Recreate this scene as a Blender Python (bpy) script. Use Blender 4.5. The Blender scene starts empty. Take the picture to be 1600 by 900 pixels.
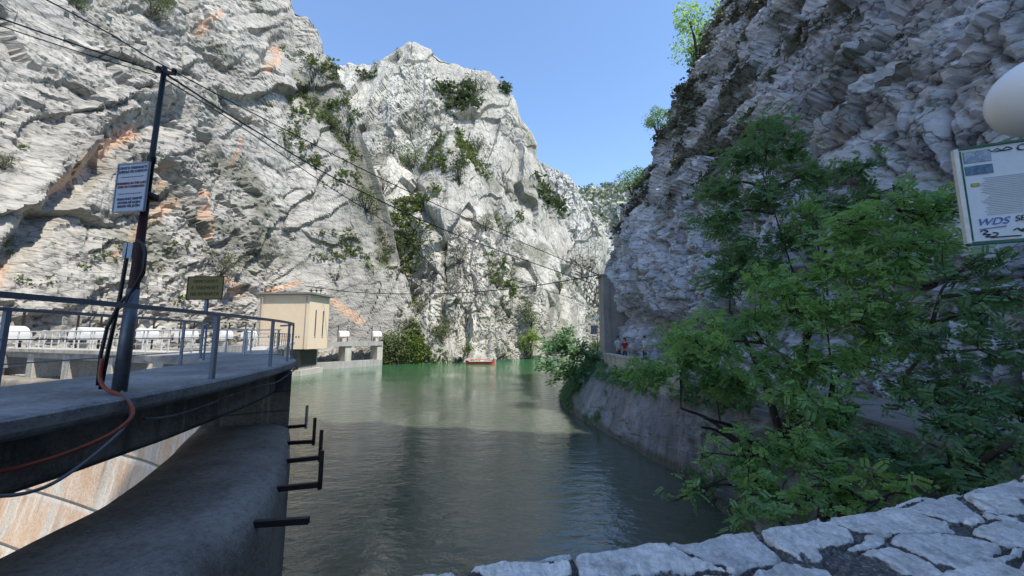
import bpy, bmesh, math, random
import numpy as np
from mathutils import Vector, Matrix
random.seed(7); rng = np.random.default_rng(7)
R_ = math.radians
S = bpy.context.scene; C = S.collection

# ------------------------------------------------------------------ camera, sky, sun, exposure
F = 600.0; H = 5.0; PITCH = math.atan(75/600)
cam = bpy.data.cameras.new('camera'); co = bpy.data.objects.new('camera', cam); C.objects.link(co)
co.location = (0, 0, H); co.rotation_euler = (math.pi/2 + PITCH, 0, 0)
cam.sensor_width = 36; cam.lens = F/1600*36; cam.clip_start = .05; cam.clip_end = 6000
S.camera = co
SUN_AZ = R_(-42)      # direction TO the sun, angle from +X towards +Y
SUN_EL = R_(56)
sd = Vector((math.cos(SUN_EL)*math.cos(SUN_AZ), math.cos(SUN_EL)*math.sin(SUN_AZ), math.sin(SUN_EL)))
w = bpy.data.worlds.new('World'); S.world = w; w.use_nodes = True
nt = w.node_tree; nt.nodes.clear()
sky = nt.nodes.new('ShaderNodeTexSky'); sky.sky_type = 'NISHITA'; sky.sun_disc = False
sky.sun_elevation = SUN_EL; sky.sun_rotation = math.pi/2 - SUN_AZ
sky.altitude = 600; sky.air_density = 1.15; sky.dust_density = .15; sky.ozone_density = 4.0
bg = nt.nodes.new('ShaderNodeBackground'); bg.inputs[1].default_value = .14
wo = nt.nodes.new('ShaderNodeOutputWorld')
nt.links.new(sky.outputs[0], bg.inputs[0]); nt.links.new(bg.outputs[0], wo.inputs[0])
sl = bpy.data.lights.new('sun', 'SUN'); sl.energy = 2.9; sl.angle = R_(.53); sl.color = (1, .92, .80)
so = bpy.data.objects.new('sun', sl); C.objects.link(so)
so.rotation_euler = sd.to_track_quat('Z', 'Y').to_euler()
S.view_settings.view_transform = 'Standard'; S.view_settings.look = 'None'
S.view_settings.exposure = 1.12; S.view_settings.gamma = 1

# ------------------------------------------------------------------ photo geometry helpers (pixels of the 1600 wide photo)
cp, sp = math.cos(PITCH), math.sin(PITCH)
def ray(u, v):
    a = (u-800)/F; b = (450-v)/F
    return (a, cp-b*sp, sp+b*cp)
def atz(u, v, z):
    r = ray(u, v); k = (z-H)/r[2]; return Vector((r[0]*k, r[1]*k, z))
def aty(u, v, Y):
    r = ray(u, v); k = Y/r[1]; return Vector((r[0]*k, Y, H+r[2]*k))
def project(P):
    x = P[..., 0]; y = P[..., 1]; z = P[..., 2]-H
    d = y*cp+z*sp; h = -y*sp+z*cp
    d = np.where(d < .01, .01, d)
    return 800+F*x/d, 450-F*h/d, d

# ------------------------------------------------------------------ noise
def hsh(ix, iy, iz, s):
    h = (ix.astype(np.int64)*73856093) ^ (iy.astype(np.int64)*19349663) ^ (iz.astype(np.int64)*83492791) ^ (s*2654435)
    h = (h & 0xffffffff).astype(np.uint32)
    h ^= h >> 16; h = h*np.uint32(0x7feb352d); h ^= h >> 15; h = h*np.uint32(0x846ca68b); h ^= h >> 16
    return h
def h01(h): return h.astype(np.float32)/4294967296.0
def vnoise(p, s=0):
    f = np.floor(p); i = f.astype(np.int64); t = (p-f).astype(np.float32); t = t*t*(3-2*t)
    r = 0
    for a in (0, 1):
        wa = t[..., 0] if a else 1-t[..., 0]
        for b in (0, 1):
            wb = t[..., 1] if b else 1-t[..., 1]
            for c in (0, 1):
                wc = t[..., 2] if c else 1-t[..., 2]
                r = r + wa*wb*wc*h01(hsh(i[..., 0]+a, i[..., 1]+b, i[..., 2]+c, s))
    return r*2-1
def fbm(p, o=4, s=0, g=.5):
    r = 0; a = 1; t = 0
    for k in range(o):
        r = r+a*vnoise(p*(2.03**k), s+k*11); t += a; a *= g
    return r/t
def ridged(p, o=4, s=0, g=.5):
    r = 0; a = 1; t = 0
    for k in range(o):
        r = r+a*(1-2*np.abs(vnoise(p*(2.03**k), s+k*13))); t += a; a *= g
    return r/t
def facets(p, s=0, tilt=1.0, step=.5):
    """broken rock: every Voronoi cell is a tilted plate with its own height; returns height and edge distance"""
    q = p-.5; b = np.floor(q).astype(np.int64)
    best = np.full(p.shape[:-1], 1e9, np.float32); sec = best.copy(); val = np.zeros_like(best)
    for a in (0, 1):
        for c in (0, 1):
            for d in (0, 1):
                ix, iy, iz = b[..., 0]+a, b[..., 1]+c, b[..., 2]+d
                h = hsh(ix, iy, iz, s)
                j0 = (h & 1023)/1023.; j1 = ((h >> 10) & 1023)/1023.; j2 = ((h >> 20) & 1023)/1023.
                dx = p[..., 0]-(ix+.15+.7*j0); dy = p[..., 1]-(iy+.15+.7*j1); dz = p[..., 2]-(iz+.15+.7*j2)
                dd = dx*dx+dy*dy+dz*dz
                h2 = hsh(ix, iy, iz, s+77)
                g0 = (h2 & 1023)/511.5-1; g1 = ((h2 >> 10) & 1023)/511.5-1; g2 = ((h2 >> 20) & 1023)/511.5-1
                vv = (dx*g0+dy*g1+dz*g2)*tilt+((h >> 5) & 255)/127.5*step-step
                m = dd < best
                sec = np.where(m, best, np.minimum(sec, dd))
                val = np.where(m, vv, val); best = np.where(m, dd, best)
    return val.astype(np.float32), (np.sqrt(sec)-np.sqrt(best)).astype(np.float32)
def rot2(p, ang, sc, e1=(1, 0, 0)):
    """wall coordinates: along, across, depth turned by ang in the (along, z) plane and scaled"""
    c, s = math.cos(ang), math.sin(ang)
    a, z, d = p[..., 0], p[..., 2], p[..., 1]
    return np.stack([(a*c+z*s)/sc[0], d/sc[2], (-a*s+z*c)/sc[1]], -1)

# ------------------------------------------------------------------ object helpers
def tag(o, label=None, cat=None, group=None, kind=None):
    if label: o['label'] = label
    if cat: o['category'] = cat
    if group: o['group'] = group
    if kind: o['kind'] = kind
    return o
def empty(name, loc=(0, 0, 0), rz=0, label=None, cat=None, group=None):
    o = bpy.data.objects.new(name, None); C.objects.link(o); o.location = loc; o.rotation_euler = (0, 0, rz)
    o.empty_display_size = .2
    return tag(o, label, cat, group)
def link(name, me, mat, parent=None):
    o = bpy.data.objects.new(name, me); C.objects.link(o)
    if mat: me.materials.append(mat)
    if parent: o.parent = parent
    return o
def npmesh(name, V, Fc, smooth=False):
    V = np.asarray(V, np.float32).reshape(-1, 3); Fc = np.asarray(Fc, np.int32); k = Fc.shape[1]
    me = bpy.data.meshes.new(name)
    me.vertices.add(len(V)); me.vertices.foreach_set('co', V.ravel())
    me.loops.add(Fc.size); me.loops.foreach_set('vertex_index', Fc.ravel())
    me.polygons.add(len(Fc)); me.polygons.foreach_set('loop_start', np.arange(0, Fc.size, k, dtype=np.int32))
    me.polygons.foreach_set('loop_total', np.full(len(Fc), k, np.int32))
    me.polygons.foreach_set('use_smooth', np.full(len(Fc), smooth))
    me.update(calc_edges=True); me.validate()
    return me
def gridfaces(n, m, flip=False):
    i = np.arange(n-1)[:, None]*m+np.arange(m-1)[None, :]
    f = np.stack([i, i+1, i+m+1, i+m], -1).reshape(-1, 4)
    return f[:, ::-1] if flip else f
def gridmesh(name, P, smooth=False, flip=False, attrs=None):
    n, m = P.shape[:2]
    me = npmesh(name, P, gridfaces(n, m, flip), smooth)
    for k, a in (attrs or {}).items():
        at = me.attributes.new(k, 'FLOAT', 'POINT'); at.data.foreach_set('value', np.asarray(a, np.float32).ravel())
    return me
class MB:
    def __init__(s): s.v = []; s.f = []
    def add(s, vs, fs):
        b = len(s.v); s.v += [tuple(x) for x in vs]; s.f += [tuple(i+b for i in f) for f in fs]
    def box(s, c, d, rz=0, m=None):
        x, y, z = d[0]/2, d[1]/2, d[2]/2
        M = m if m is not None else Matrix.Rotation(rz, 3, 'Z')
        vs = [Vector(c)+M @ Vector((a*x, b*y, e*z)) for a in (-1, 1) for b in (-1, 1) for e in (-1, 1)]
        s.add(vs, [(0, 1, 3, 2), (4, 6, 7, 5), (0, 4, 5, 1), (2, 3, 7, 6), (0, 2, 6, 4), (1, 5, 7, 3)])
    def bar(s, a, b, wd, ht, up=(0, 0, 1)):
        a, b = Vector(a), Vector(b); d = (b-a); L = d.length; d.normalize()
        sx = d.cross(Vector(up))
        if sx.length < 1e-4: sx = Vector((1, 0, 0))
        sx.normalize(); u = sx.cross(d)
        M = Matrix((sx, d, u)).transposed()
        s.box((a+b)/2, (wd, L, ht), m=M)
    def tube(s, pts, r, n=8, cap=True):
        pts = [Vector(p) for p in pts]; rs = r if isinstance(r, (list, tuple)) else [r]*len(pts)
        rings = []; ref = None
        for i, p in enumerate(pts):
            d = (pts[min(i+1, len(pts)-1)]-pts[max(i-1, 0)]).normalized()
            if ref is None:
                ref = Vector((1, 0, 0)) if abs(d.x) < .8 else Vector((0, 1, 0))
            x = (ref-d*ref.dot(d)).normalized(); y = d.cross(x); ref = x
            rings.append([p+(x*math.cos(2*math.pi*k/n)+y*math.sin(2*math.pi*k/n))*rs[i] for k in range(n)])
        vs = [q for g in rings for q in g]; fs = []
        for i in range(len(pts)-1):
            for k in range(n):
                fs.append((i*n+k, i*n+(k+1) % n, (i+1)*n+(k+1) % n, (i+1)*n+k))
        if cap: fs += [tuple(range(n-1, -1, -1)), tuple((len(pts)-1)*n+k for k in range(n))]
        s.add(vs, fs)
    def sphere(s, c, r, n=24, m=14):
        rx, ry, rz = r if isinstance(r, (tuple, list)) else (r, r, r)
        vs = [(c[0], c[1], c[2]-rz)]
        for i in range(1, m):
            t = math.pi*i/m-math.pi/2
            for k in range(n):
                vs.append((c[0]+rx*math.cos(t)*math.cos(2*math.pi*k/n), c[1]+ry*math.cos(t)*math.sin(2*math.pi*k/n), c[2]+rz*math.sin(t)))
        vs.append((c[0], c[1], c[2]+rz)); fs = []
        for k in range(n): fs.append((0, 1+(k+1) % n, 1+k))
        for i in range(m-2):
            for k in range(n):
                a = 1+i*n+k; b = 1+i*n+(k+1) % n; fs.append((a, b, b+n, a+n))
        e = len(vs)-1; o = 1+(m-2)*n
        for k in range(n): fs.append((o+k, o+(k+1) % n, e))
        s.add(vs, fs)
    def build(s, name, mat, parent=None, smooth=False, bevel=0):
        me = bpy.data.meshes.new(name); me.from_pydata(s.v, [], s.f)
        if smooth: me.polygons.foreach_set('use_smooth', [True]*len(me.polygons))
        o = link(name, me, mat, parent)
        if bevel:
            b = o.modifiers.new('bevel', 'BEVEL'); b.width = bevel; b.segments = 2; b.limit_method = 'ANGLE'
        return o
def spline(pts, n):
    """Catmull-Rom resampled to n points of even arc length"""
    P = np.array([list(p) for p in pts], float); P = np.vstack([2*P[0]-P[1], P, 2*P[-1]-P[-2]])
    out = []
    for i in range(1, len(P)-2):
        t = np.linspace(0, 1, 24, endpoint=False)[:, None]
        a, b, c, d = P[i-1], P[i], P[i+1], P[i+2]
        out.append(.5*((2*b)+(-a+c)*t+(2*a-5*b+4*c-d)*t*t+(-a+3*b-3*c+d)*t**3))
    out = np.vstack(out+[P[-2][None]])
    L = np.r_[0, np.cumsum(np.linalg.norm(np.diff(out, axis=0), axis=1))]
    q = np.linspace(0, L[-1], n)
    return np.stack([np.interp(q, L, out[:, k]) for k in range(P.shape[1])], -1)

# ------------------------------------------------------------------ materials
def newmat(name):
    m = bpy.data.materials.new(name); m.use_nodes = True; t = m.node_tree
    return m, t, t.nodes['Principled BSDF']
def N(t, ty, **k):
    n = t.nodes.new(ty)
    for a, b in k.items():
        if a.startswith('i_'):
            key = a[2:]; key = int(key) if key.isdigit() else key
            n.inputs[key].default_value = b
        else: setattr(n, a, b)
    return n
def coords(t, sc=(1, 1, 1), rot=(0, 0, 0), obj=False):
    tc = N(t, 'ShaderNodeTexCoord'); mp = N(t, 'ShaderNodeMapping')
    mp.inputs['Scale'].default_value = sc; mp.inputs['Rotation'].default_value = rot
    t.links.new(tc.outputs['Object'], mp.inputs[0]); return mp.outputs[0]
def noise(t, v, scale, detail=6, rough=.6, dist=0):
    n = N(t, 'ShaderNodeTexNoise'); n.inputs['Scale'].default_value = scale; n.inputs['Detail'].default_value = detail
    n.inputs['Roughness'].default_value = rough; n.inputs['Distortion'].default_value = dist
    t.links.new(v, n.inputs['Vector']); return n.outputs['Fac']
def ramp(t, f, stops):
    r = N(t, 'ShaderNodeValToRGB'); e = r.color_ramp.elements
    while len(e) < len(stops): e.new(.5)
    for x, (p, c) in zip(e, stops):
        x.position = p; x.color = (c[0], c[1], c[2], 1) if isinstance(c, (tuple, list)) else (c, c, c, 1)
    t.links.new(f, r.inputs[0]); return r.outputs[0]
def mix(t, f, a, b, mode='MIX'):
    n = N(t, 'ShaderNodeMix'); n.data_type = 'RGBA'; n.blend_type = mode
    for v, i in ((f, 0), (a, 6), (b, 7)):
        if isinstance(v, (int, float)): n.inputs[i].default_value = v if i == 0 else (v, v, v, 1)
        elif isinstance(v, (tuple, list)): n.inputs[i].default_value = (v[0], v[1], v[2], 1)
        else: t.links.new(v, n.inputs[i])
    return n.outputs[2]
def math_(t, op, a, b=0.):
    n = N(t, 'ShaderNodeMath', operation=op)
    for v, i in ((a, 0), (b, 1)):
        if isinstance(v, (int, float)): n.inputs[i].default_value = v
        else: t.links.new(v, n.inputs[i])
    return n.outputs[0]
def bump(t, bs, h, dist, strength=1.):
    b = N(t, 'ShaderNodeBump'); b.inputs['Distance'].default_value = dist; b.inputs['Strength'].default_value = strength
    t.links.new(h, b.inputs['Height']); t.links.new(b.outputs[0], bs.inputs['Normal'])
def attr(t, n):
    a = N(t, 'ShaderNodeAttribute'); a.attribute_name = n; return a.outputs['Fac']

def mat_rock(name, light, mid, dark, sc, aniso=(1, 1, 1), rot=(0, 0, 0), stain=(.52, .30, .18), bd=.5, cr=.45, fc=.55):
    m, t, b = newmat(name)
    v = coords(t); va = coords(t, aniso, rot)
    big = noise(t, v, .05*sc, 5, .6, .3); med = noise(t, va, .35*sc, 8, .66, .25); fine = noise(t, va, 2.2*sc, 7, .75, .3)
    col = ramp(t, med, [(.28, dark), (.44, mid), (.62, light)])
    streak = noise(t, coords(t, (.9, .9, .12)), .5*sc, 5, .6, .2)
    col = mix(t, ramp(t, big, [(.42, 0.), (.62, .85)]), col, tuple(x*.80 for x in mid))
    col = mix(t, ramp(t, streak, [(.52, 0.), (.70, .55)]), col, tuple(x*.9 for x in dark))
    col = mix(t, .8, col, ramp(t, fine, [(.30, fc), (.45, .92), (.6, 1.06)]), 'MULTIPLY')
    # thin cracks
    vo = N(t, 'ShaderNodeTexVoronoi'); vo.feature = 'DISTANCE_TO_EDGE'; vo.inputs['Scale'].default_value = .5*sc
    ws = N(t, 'ShaderNodeVectorMath', operation='ADD')
    nz = N(t, 'ShaderNodeTexNoise'); nz.inputs['Scale'].default_value = 1.1*sc; nz.inputs['Detail'].default_value = 5
    t.links.new(va, nz.inputs['Vector']); t.links.new(va, ws.inputs[0]); t.links.new(nz.outputs['Color'], ws.inputs[1])
    t.links.new(ws.outputs[0], vo.inputs['Vector'])
    col = mix(t, 1, col, ramp(t, vo.outputs[0], [(0, cr), (.035, .96), (.2, 1.)]), 'MULTIPLY')
    # orange stains, dark lichen (shapes carried by the mesh)
    col = mix(t, attr(t, 'stain'), col, mix(t, ramp(t, fine, [(.35, 0.), (.65, 1.)]), stain, (stain[0]*1.12, stain[1]*1.5, stain[2]*1.95)))
    col = mix(t, attr(t, 'lichen'), col, mix(t, ramp(t, fine, [(.35, 0.), (.65, 1.)]), (.050, .058, .035), (.15, .15, .10)))
    t.links.new(col, b.inputs['Base Color']); b.inputs['Roughness'].default_value = .92
    b.inputs['Specular IOR Level'].default_value = .2
    h = math_(t, 'ADD', med, math_(t, 'MULTIPLY', fine, .35))
    h = math_(t, 'ADD', h, math_(t, 'MULTIPLY', ramp(t, vo.outputs[0], [(0, 0.), (.06, 1.)]), .12))
    bump(t, b, h, bd/sc, 1.)
    return m
def mat_simple(name, col, rough=.6, metal=0, var=.25, sc=3., bd=.01, spec=.4, dirt=None, dirtamt=.5, stretch=(1, 1, 1)):
    m, t, b = newmat(name)
    v = coords(t, stretch); n1 = noise(t, v, sc, 6, .65, .2); n2 = noise(t, v, sc*7, 5, .6)
    d = dirt or tuple(c*(1-var*1.6) for c in col)
    c = mix(t, ramp(t, n1, [(.38, 0.), (.68, dirtamt)]), col, d)
    c = mix(t, var, c, ramp(t, n2, [(.3, .55), (.7, 1.2)]), 'MULTIPLY')
    t.links.new(c, b.inputs['Base Color']); b.inputs['Roughness'].default_value = rough
    b.inputs['Metallic'].default_value = metal; b.inputs['Specular IOR Level'].default_value = spec
    if bd: bump(t, b, n2, bd)
    return m
def mat_concrete(name, a, bcol, dk, sc=1., streak=True, bd=.02, form=False):
    m, t, b = newmat(name)
    v = coords(t); vs = coords(t, (1.6, 1.6, .12))
    n1 = noise(t, v, .7*sc, 6, .65, .4); n2 = noise(t, v, 14*sc, 6, .7); n3 = noise(t, vs, 1.5*sc, 5, .6)
    c = mix(t, ramp(t, n1, [(.38, 0.), (.64, 1.)]), a, bcol)
    if streak: c = mix(t, ramp(t, n3, [(.48, 0.), (.72, .75)]), c, dk)
    lime = noise(t, coords(t, (3.2, 3.2, .10)), 1.3*sc, 4, .6)
    if streak: c = mix(t, ramp(t, lime, [(.60, 0.), (.72, .55)]), c, tuple(min(.6, x*1.9) for x in a))
    if form:
        wv_ = N(t, 'ShaderNodeTexWave'); wv_.wave_type = 'BANDS'; wv_.bands_direction = 'Z'; wv_.inputs['Scale'].default_value = .62; wv_.inputs['Distortion'].default_value = .35; wv_.inputs['Detail'].default_value = 3
        t.links.new(v, wv_.inputs['Vector']); c = mix(t, 1, c, ramp(t, wv_.outputs['Fac'], [(0, .45), (.03, 1.)]), 'MULTIPLY')
    c = mix(t, .75, c, ramp(t, n2, [(.28, .4), (.5, 1.), (.75, 1.3)]), 'MULTIPLY')
    sp_ = noise(t, v, 45*sc, 2, .5)
    c = mix(t, ramp(t, sp_, [(.66, 0.), (.72, .5)]), c, tuple(min(1, x*2.2) for x in a))
    t.links.new(c, b.inputs['Base Color']); b.inputs['Roughness'].default_value = .9; b.inputs['Specular IOR Level'].default_value = .25
    bump(t, b, math_(t, 'ADD', n1, n2), bd)
    return m
def mat_leaf(name, c1, c2, trans=.35, c3=None):
    m, t, b = newmat(name)
    g = N(t, 'ShaderNodeNewGeometry'); v = coords(t)
    n = noise(t, v, 1.1, 3)
    c = mix(t, ramp(t, g.outputs['Random Per Island'], [(0, 0.), (1, 1.)]), c1, c2)
    c = mix(t, ramp(t, n, [(.4, 0.), (.62, .7)]), c, c3 or tuple(.5*(x+y) for x, y in zip(c1, c2)))
    t.links.new(c, b.inputs['Base Color']); b.inputs['Roughness'].default_value = .55; b.inputs['Specular IOR Level'].default_value = .3
    tr = N(t, 'ShaderNodeBsdfTranslucent'); t.links.new(mix(t, .5, c, (c2[0]*1.5, c2[1]*1.7, c2[2]*.6)), tr.inputs[0])
    ms = N(t, 'ShaderNodeMixShader'); ms.inputs[0].default_value = trans
    t.links.new(b.outputs[0], ms.inputs[1]); t.links.new(tr.outputs[0], ms.inputs[2])
    t.links.new(ms.outputs[0], t.nodes['Material Output'].inputs[0])
    return m
def flat(name, col, rough=.6, metal=0):
    m, t, b = newmat(name); b.inputs['Base Color'].default_value = (*col, 1); b.inputs['Roughness'].default_value = rough
    b.inputs['Metallic'].default_value = metal; return m

M_A = mat_rock('limestone_grey', (.475, .455, .405), (.385, .37, .335), (.22, .215, .20), 1.0, (.55, .55, 1.9), (0, R_(38), 0), bd=.3)
M_B = mat_rock('limestone_pale', (.53, .51, .45), (.435, .42, .37), (.24, .24, .21), .62, (1.3, 1.3, .7), (0, 0, 0), bd=.22)
M_C = mat_rock('limestone_far', (.56, .55, .50), (.44, .44, .41), (.16, .18, .14), .4, (1.3, 1.3, .7), bd=.4)
M_Rk = mat_rock('limestone_shade_blue', (.76, .79, .86), (.62, .645, .72), (.26, .265, .31), 1.9, (.7, .7, 1.4), (R_(30), 0, 0), stain=(.56, .46, .35), bd=.45, cr=.25, fc=.35)  # bluish cast of the shaded face put into the rock colour
M_bank = mat_rock('bank_rock', (.38, .385, .40), (.28, .28, .295), (.14, .14, .14), 2.0, (1.4, 1.4, .25), bd=.16, cr=.7)
M_dam = mat_concrete('dam_concrete', (.24, .235, .225), (.14, .135, .13), (.05, .045, .045), 1.2, True, .02, True)
M_crest = mat_concrete('crest_concrete', (.30, .275, .24), (.16, .14, .115), (.07, .06, .05), .9, False, .03, False)
M_deck = mat_concrete('deck_concrete', (.34, .335, .33), (.18, .18, .18), (.08, .08, .08), 1.0, False, .015)
M_pale = mat_concrete('pale_concrete', (.52, .50, .45), (.42, .40, .35), (.18, .17, .15), .8, True)
M_wallc = mat_concrete('grey_concrete', (.36, .35, .34), (.30, .29, .28), (.16, .16, .15), 1., True)
M_rail = mat_simple('rail_paint', (.17, .21, .28), .45, .3, .15, 6, .002, dirt=(.13, .12, .12), dirtamt=.35)
M_railw = mat_simple('white_rail_paint', (.50, .51, .52), .5, .0, .15, 4, .002, dirt=(.5, .48, .42), dirtamt=.4)
M_dark = mat_simple('dark_steel', (.035, .03, .03), .6, .4, .3, 9, .003, dirt=(.07, .035, .02), dirtamt=.6)
M_pole = mat_simple('pole_steel', (.17, .19, .22), .45, .5, .25, 6, .003, dirt=(.07, .04, .03), dirtamt=.4)
M_rust = mat_simple('rusty_steel', (.055, .024, .024), .7, .3, .3, 8, .004, dirt=(.05, .03, .03), dirtamt=.7)
M_green = mat_simple('green_pole_paint', (.014, .022, .020), .4, .2, .2, 6, .002)
M_black = flat('black_rubber', (.018, .018, .02), .55)
M_redc = mat_simple('red_cable', (.34, .07, .035), .5, 0, .2, 10, .002, dirt=(.18, .05, .03), dirtamt=.6)
M_greyc = flat('grey_cable', (.12, .12, .13), .55)
M_glass = flat('globe_plastic', (.90, .91, .93), .35)
M_white = mat_simple('white_paint', (.74, .75, .74), .5, 0, .12, 2, .002, dirt=(.6, .58, .52), dirtamt=.3)
M_bark = mat_simple('bark', (.050, .040, .032), .9, 0, .4, 12, .01, dirt=(.085, .075, .065), dirtamt=.6)
M_L1 = mat_leaf('leaf_bright', (.16, .32, .12), (.42, .58, .26), .45, (.10, .23, .11))
M_L2 = mat_leaf('leaf_dark', (.09, .20, .11), (.25, .38, .19), .40, (.075, .16, .10))
M_L3 = mat_leaf('leaf_yellow', (.17, .32, .08), (.28, .42, .12), .35)
M_S1 = mat_leaf('scrub_olive', (.075, .105, .035), (.14, .17, .06), .25)
M_S2 = mat_leaf('scrub_dark', (.045, .065, .030), (.085, .11, .05), .2)
M_S3 = mat_leaf('scrub_grey', (.12, .13, .075), (.19, .19, .12), .2)
M_S4 = mat_leaf('scrub_fresh', (.13, .20, .03), (.20, .30, .05), .35)
M_S5 = mat_leaf('dry_tuft', (.075, .08, .06), (.14, .14, .11), .2)
M_S6 = mat_leaf('far_leaves', (.10, .15, .085), (.16, .21, .12), .2)

# ------------------------------------------------------------------ THE GORGE: cliffs
SHEETS = []
def finish_sheet(name, P, mat, attrs, flip=False):
    o = link(name, gridmesh(name, P, False, flip, attrs), mat); tag(o, kind='structure')
    SHEETS.append(P); return o
def normals(P):
    du = np.gradient(P, axis=0); dv = np.gradient(P, axis=1)
    n = np.cross(du, dv); return n/np.maximum(np.linalg.norm(n, axis=-1, keepdims=True), 1e-6)
def seg(px, py, pts, wd):
    """soft distance mask (1 on the line) to a polyline in photo pixels of the base surface"""
    best = np.full(px.shape, 1e9)
    for (x0, y0), (x1, y1) in zip(pts[:-1], pts[1:]):
        dx, dy = x1-x0, y1-y0; t = np.clip(((px-x0)*dx+(py-y0)*dy)/(dx*dx+dy*dy), 0, 1)
        best = np.minimum(best, np.hypot(px-x0-t*dx, py-y0-t*dy))
    return np.clip(1-best/wd, 0, 1)
def azimuth_sheet(name, foot, top, n, m, mat, dip, cells, amp, zf=-2, pw=1.3, jag=.02, seed=0, feat=None, ledge=.5, back=30, vert=1.0, rid=(1., 1.)):
    # foot: world points (x, y); top: (u, v, R) photo skyline point and its real distance, or ('w', x, y, z)
    fa = np.array([math.atan2(x, y) for x, y in foot]); fr = np.array([math.hypot(x, y) for x, y in foot])
    ta, tt, tr = [], [], []
    for q in top:
        if q[0] == 'w': _, x, y, z = q; ta.append(math.atan2(x, y)); tt.append((z-H)/math.hypot(x, y)); tr.append(math.hypot(x, y))
        else:
            r = ray(q[0], q[1]); ta.append(math.atan2(r[0], r[1])); tt.append(r[2]/math.hypot(r[0], r[1])); tr.append(q[2])
    ta, tt, tr = map(np.array, (ta, tt, tr))
    az = np.linspace(ta[0], ta[-1], n)
    te = np.interp(az, ta, tt)*1.0; Rt = np.interp(az, ta, tr); Rf = np.interp(az, fa, fr)
    L = az*np.mean(Rt)
    q = np.stack([L, L*0, L*0], -1)
    te = te+jag*(fbm(q*.13, 3, seed+5)*.6+fbm(q*.6, 3, seed+6)*.35)
    nb = 26
    t = np.linspace(0, 1, m-nb)
    Z = zf+(H+te*Rt-zf)[:, None]*t[None]
    tw = t[None]+.05*fbm(np.stack(np.broadcast_arrays(az[:, None]*Rt[:, None]*.05, t[None]*0+seed, t[None]*6.), -1), 3, seed+9)*np.sin(np.pi*t)[None]
    R = Rf[:, None]+(Rt-Rf)[:, None]*np.clip(tw, 0, 1.2)**pw
    # back side
    tb = np.linspace(1/nb, 1, nb)
    R = np.concatenate([R, Rt[:, None]+tb[None]*back], 1)
    Z = np.concatenate([Z, (H+te*Rt)[:, None]-(tb[None]**1.5)*back*.8], 1)
    P = np.stack([np.sin(az)[:, None]*R, np.cos(az)[:, None]*R, Z], -1)
    T = np.concatenate([t, 1+tb])
    nrm = normals(P); nrm = np.where((nrm[..., 1:2]*P[..., 1:2]+nrm[..., 0:1]*P[..., 0:1]) > 0, -nrm, nrm)
    wall = np.stack([P[..., 0]*.8+P[..., 1]*.6, P[..., 1]*.8-P[..., 0]*.6, P[..., 2]], -1)
    warp = np.stack([fbm(wall*.11, 3, seed+1), fbm(wall*.11, 3, seed+2), fbm(wall*.11, 3, seed+3)], -1)*2.2
    wl = wall+warp
    calm = .2+.8*np.clip((fbm(wall*.055, 3, seed+60)+.12)*3.5, 0, 1)
    d = amp[0]*fbm(wall*np.array([.045, .045, .030/vert])*rid[0], 4, seed+20) + amp[0]*.8*ridged(wall*np.array([.06, .06, .022/vert])*rid[1], 3, seed+21)
    edge = 1
    for k, cs in enumerate(cells):
        f, e = facets(rot2(wl, dip+(.25*k if k % 2 else -.15*k), (cs*(2.5 if k < 2 else 1.8), cs*.62, cs)), seed+31+k, 1.1, .45)
        d = d+amp[k+1]*f*(calm if k > 0 else 1)
        if k >= 1: edge = np.minimum(edge, e*(1.2 if k == 1 else 1.6))
    d = d-amp[-1]*2.2*np.clip(.07-edge, 0, .07)*14*calm
    fade = np.clip((T[None]*1.0)/.02, .4, 1)
    d = d*fade*np.where(T[None] > 1, .5, 1)*(1-.55*np.clip((T[None]-.82)/.14, 0, 1))
    u, v, _ = project(P)
    A = {'stain': np.zeros(d.shape), 'lichen': np.clip((fbm(wall*.10, 5, seed+50, .65)-.16)*3.2, 0, .6)*(T[None] < 1.0)}
    if feat: d = feat(u, v, d, A, wall)
    P = P+nrm*d[..., None]
    return finish_sheet(name, P, mat, A, True), P

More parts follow.
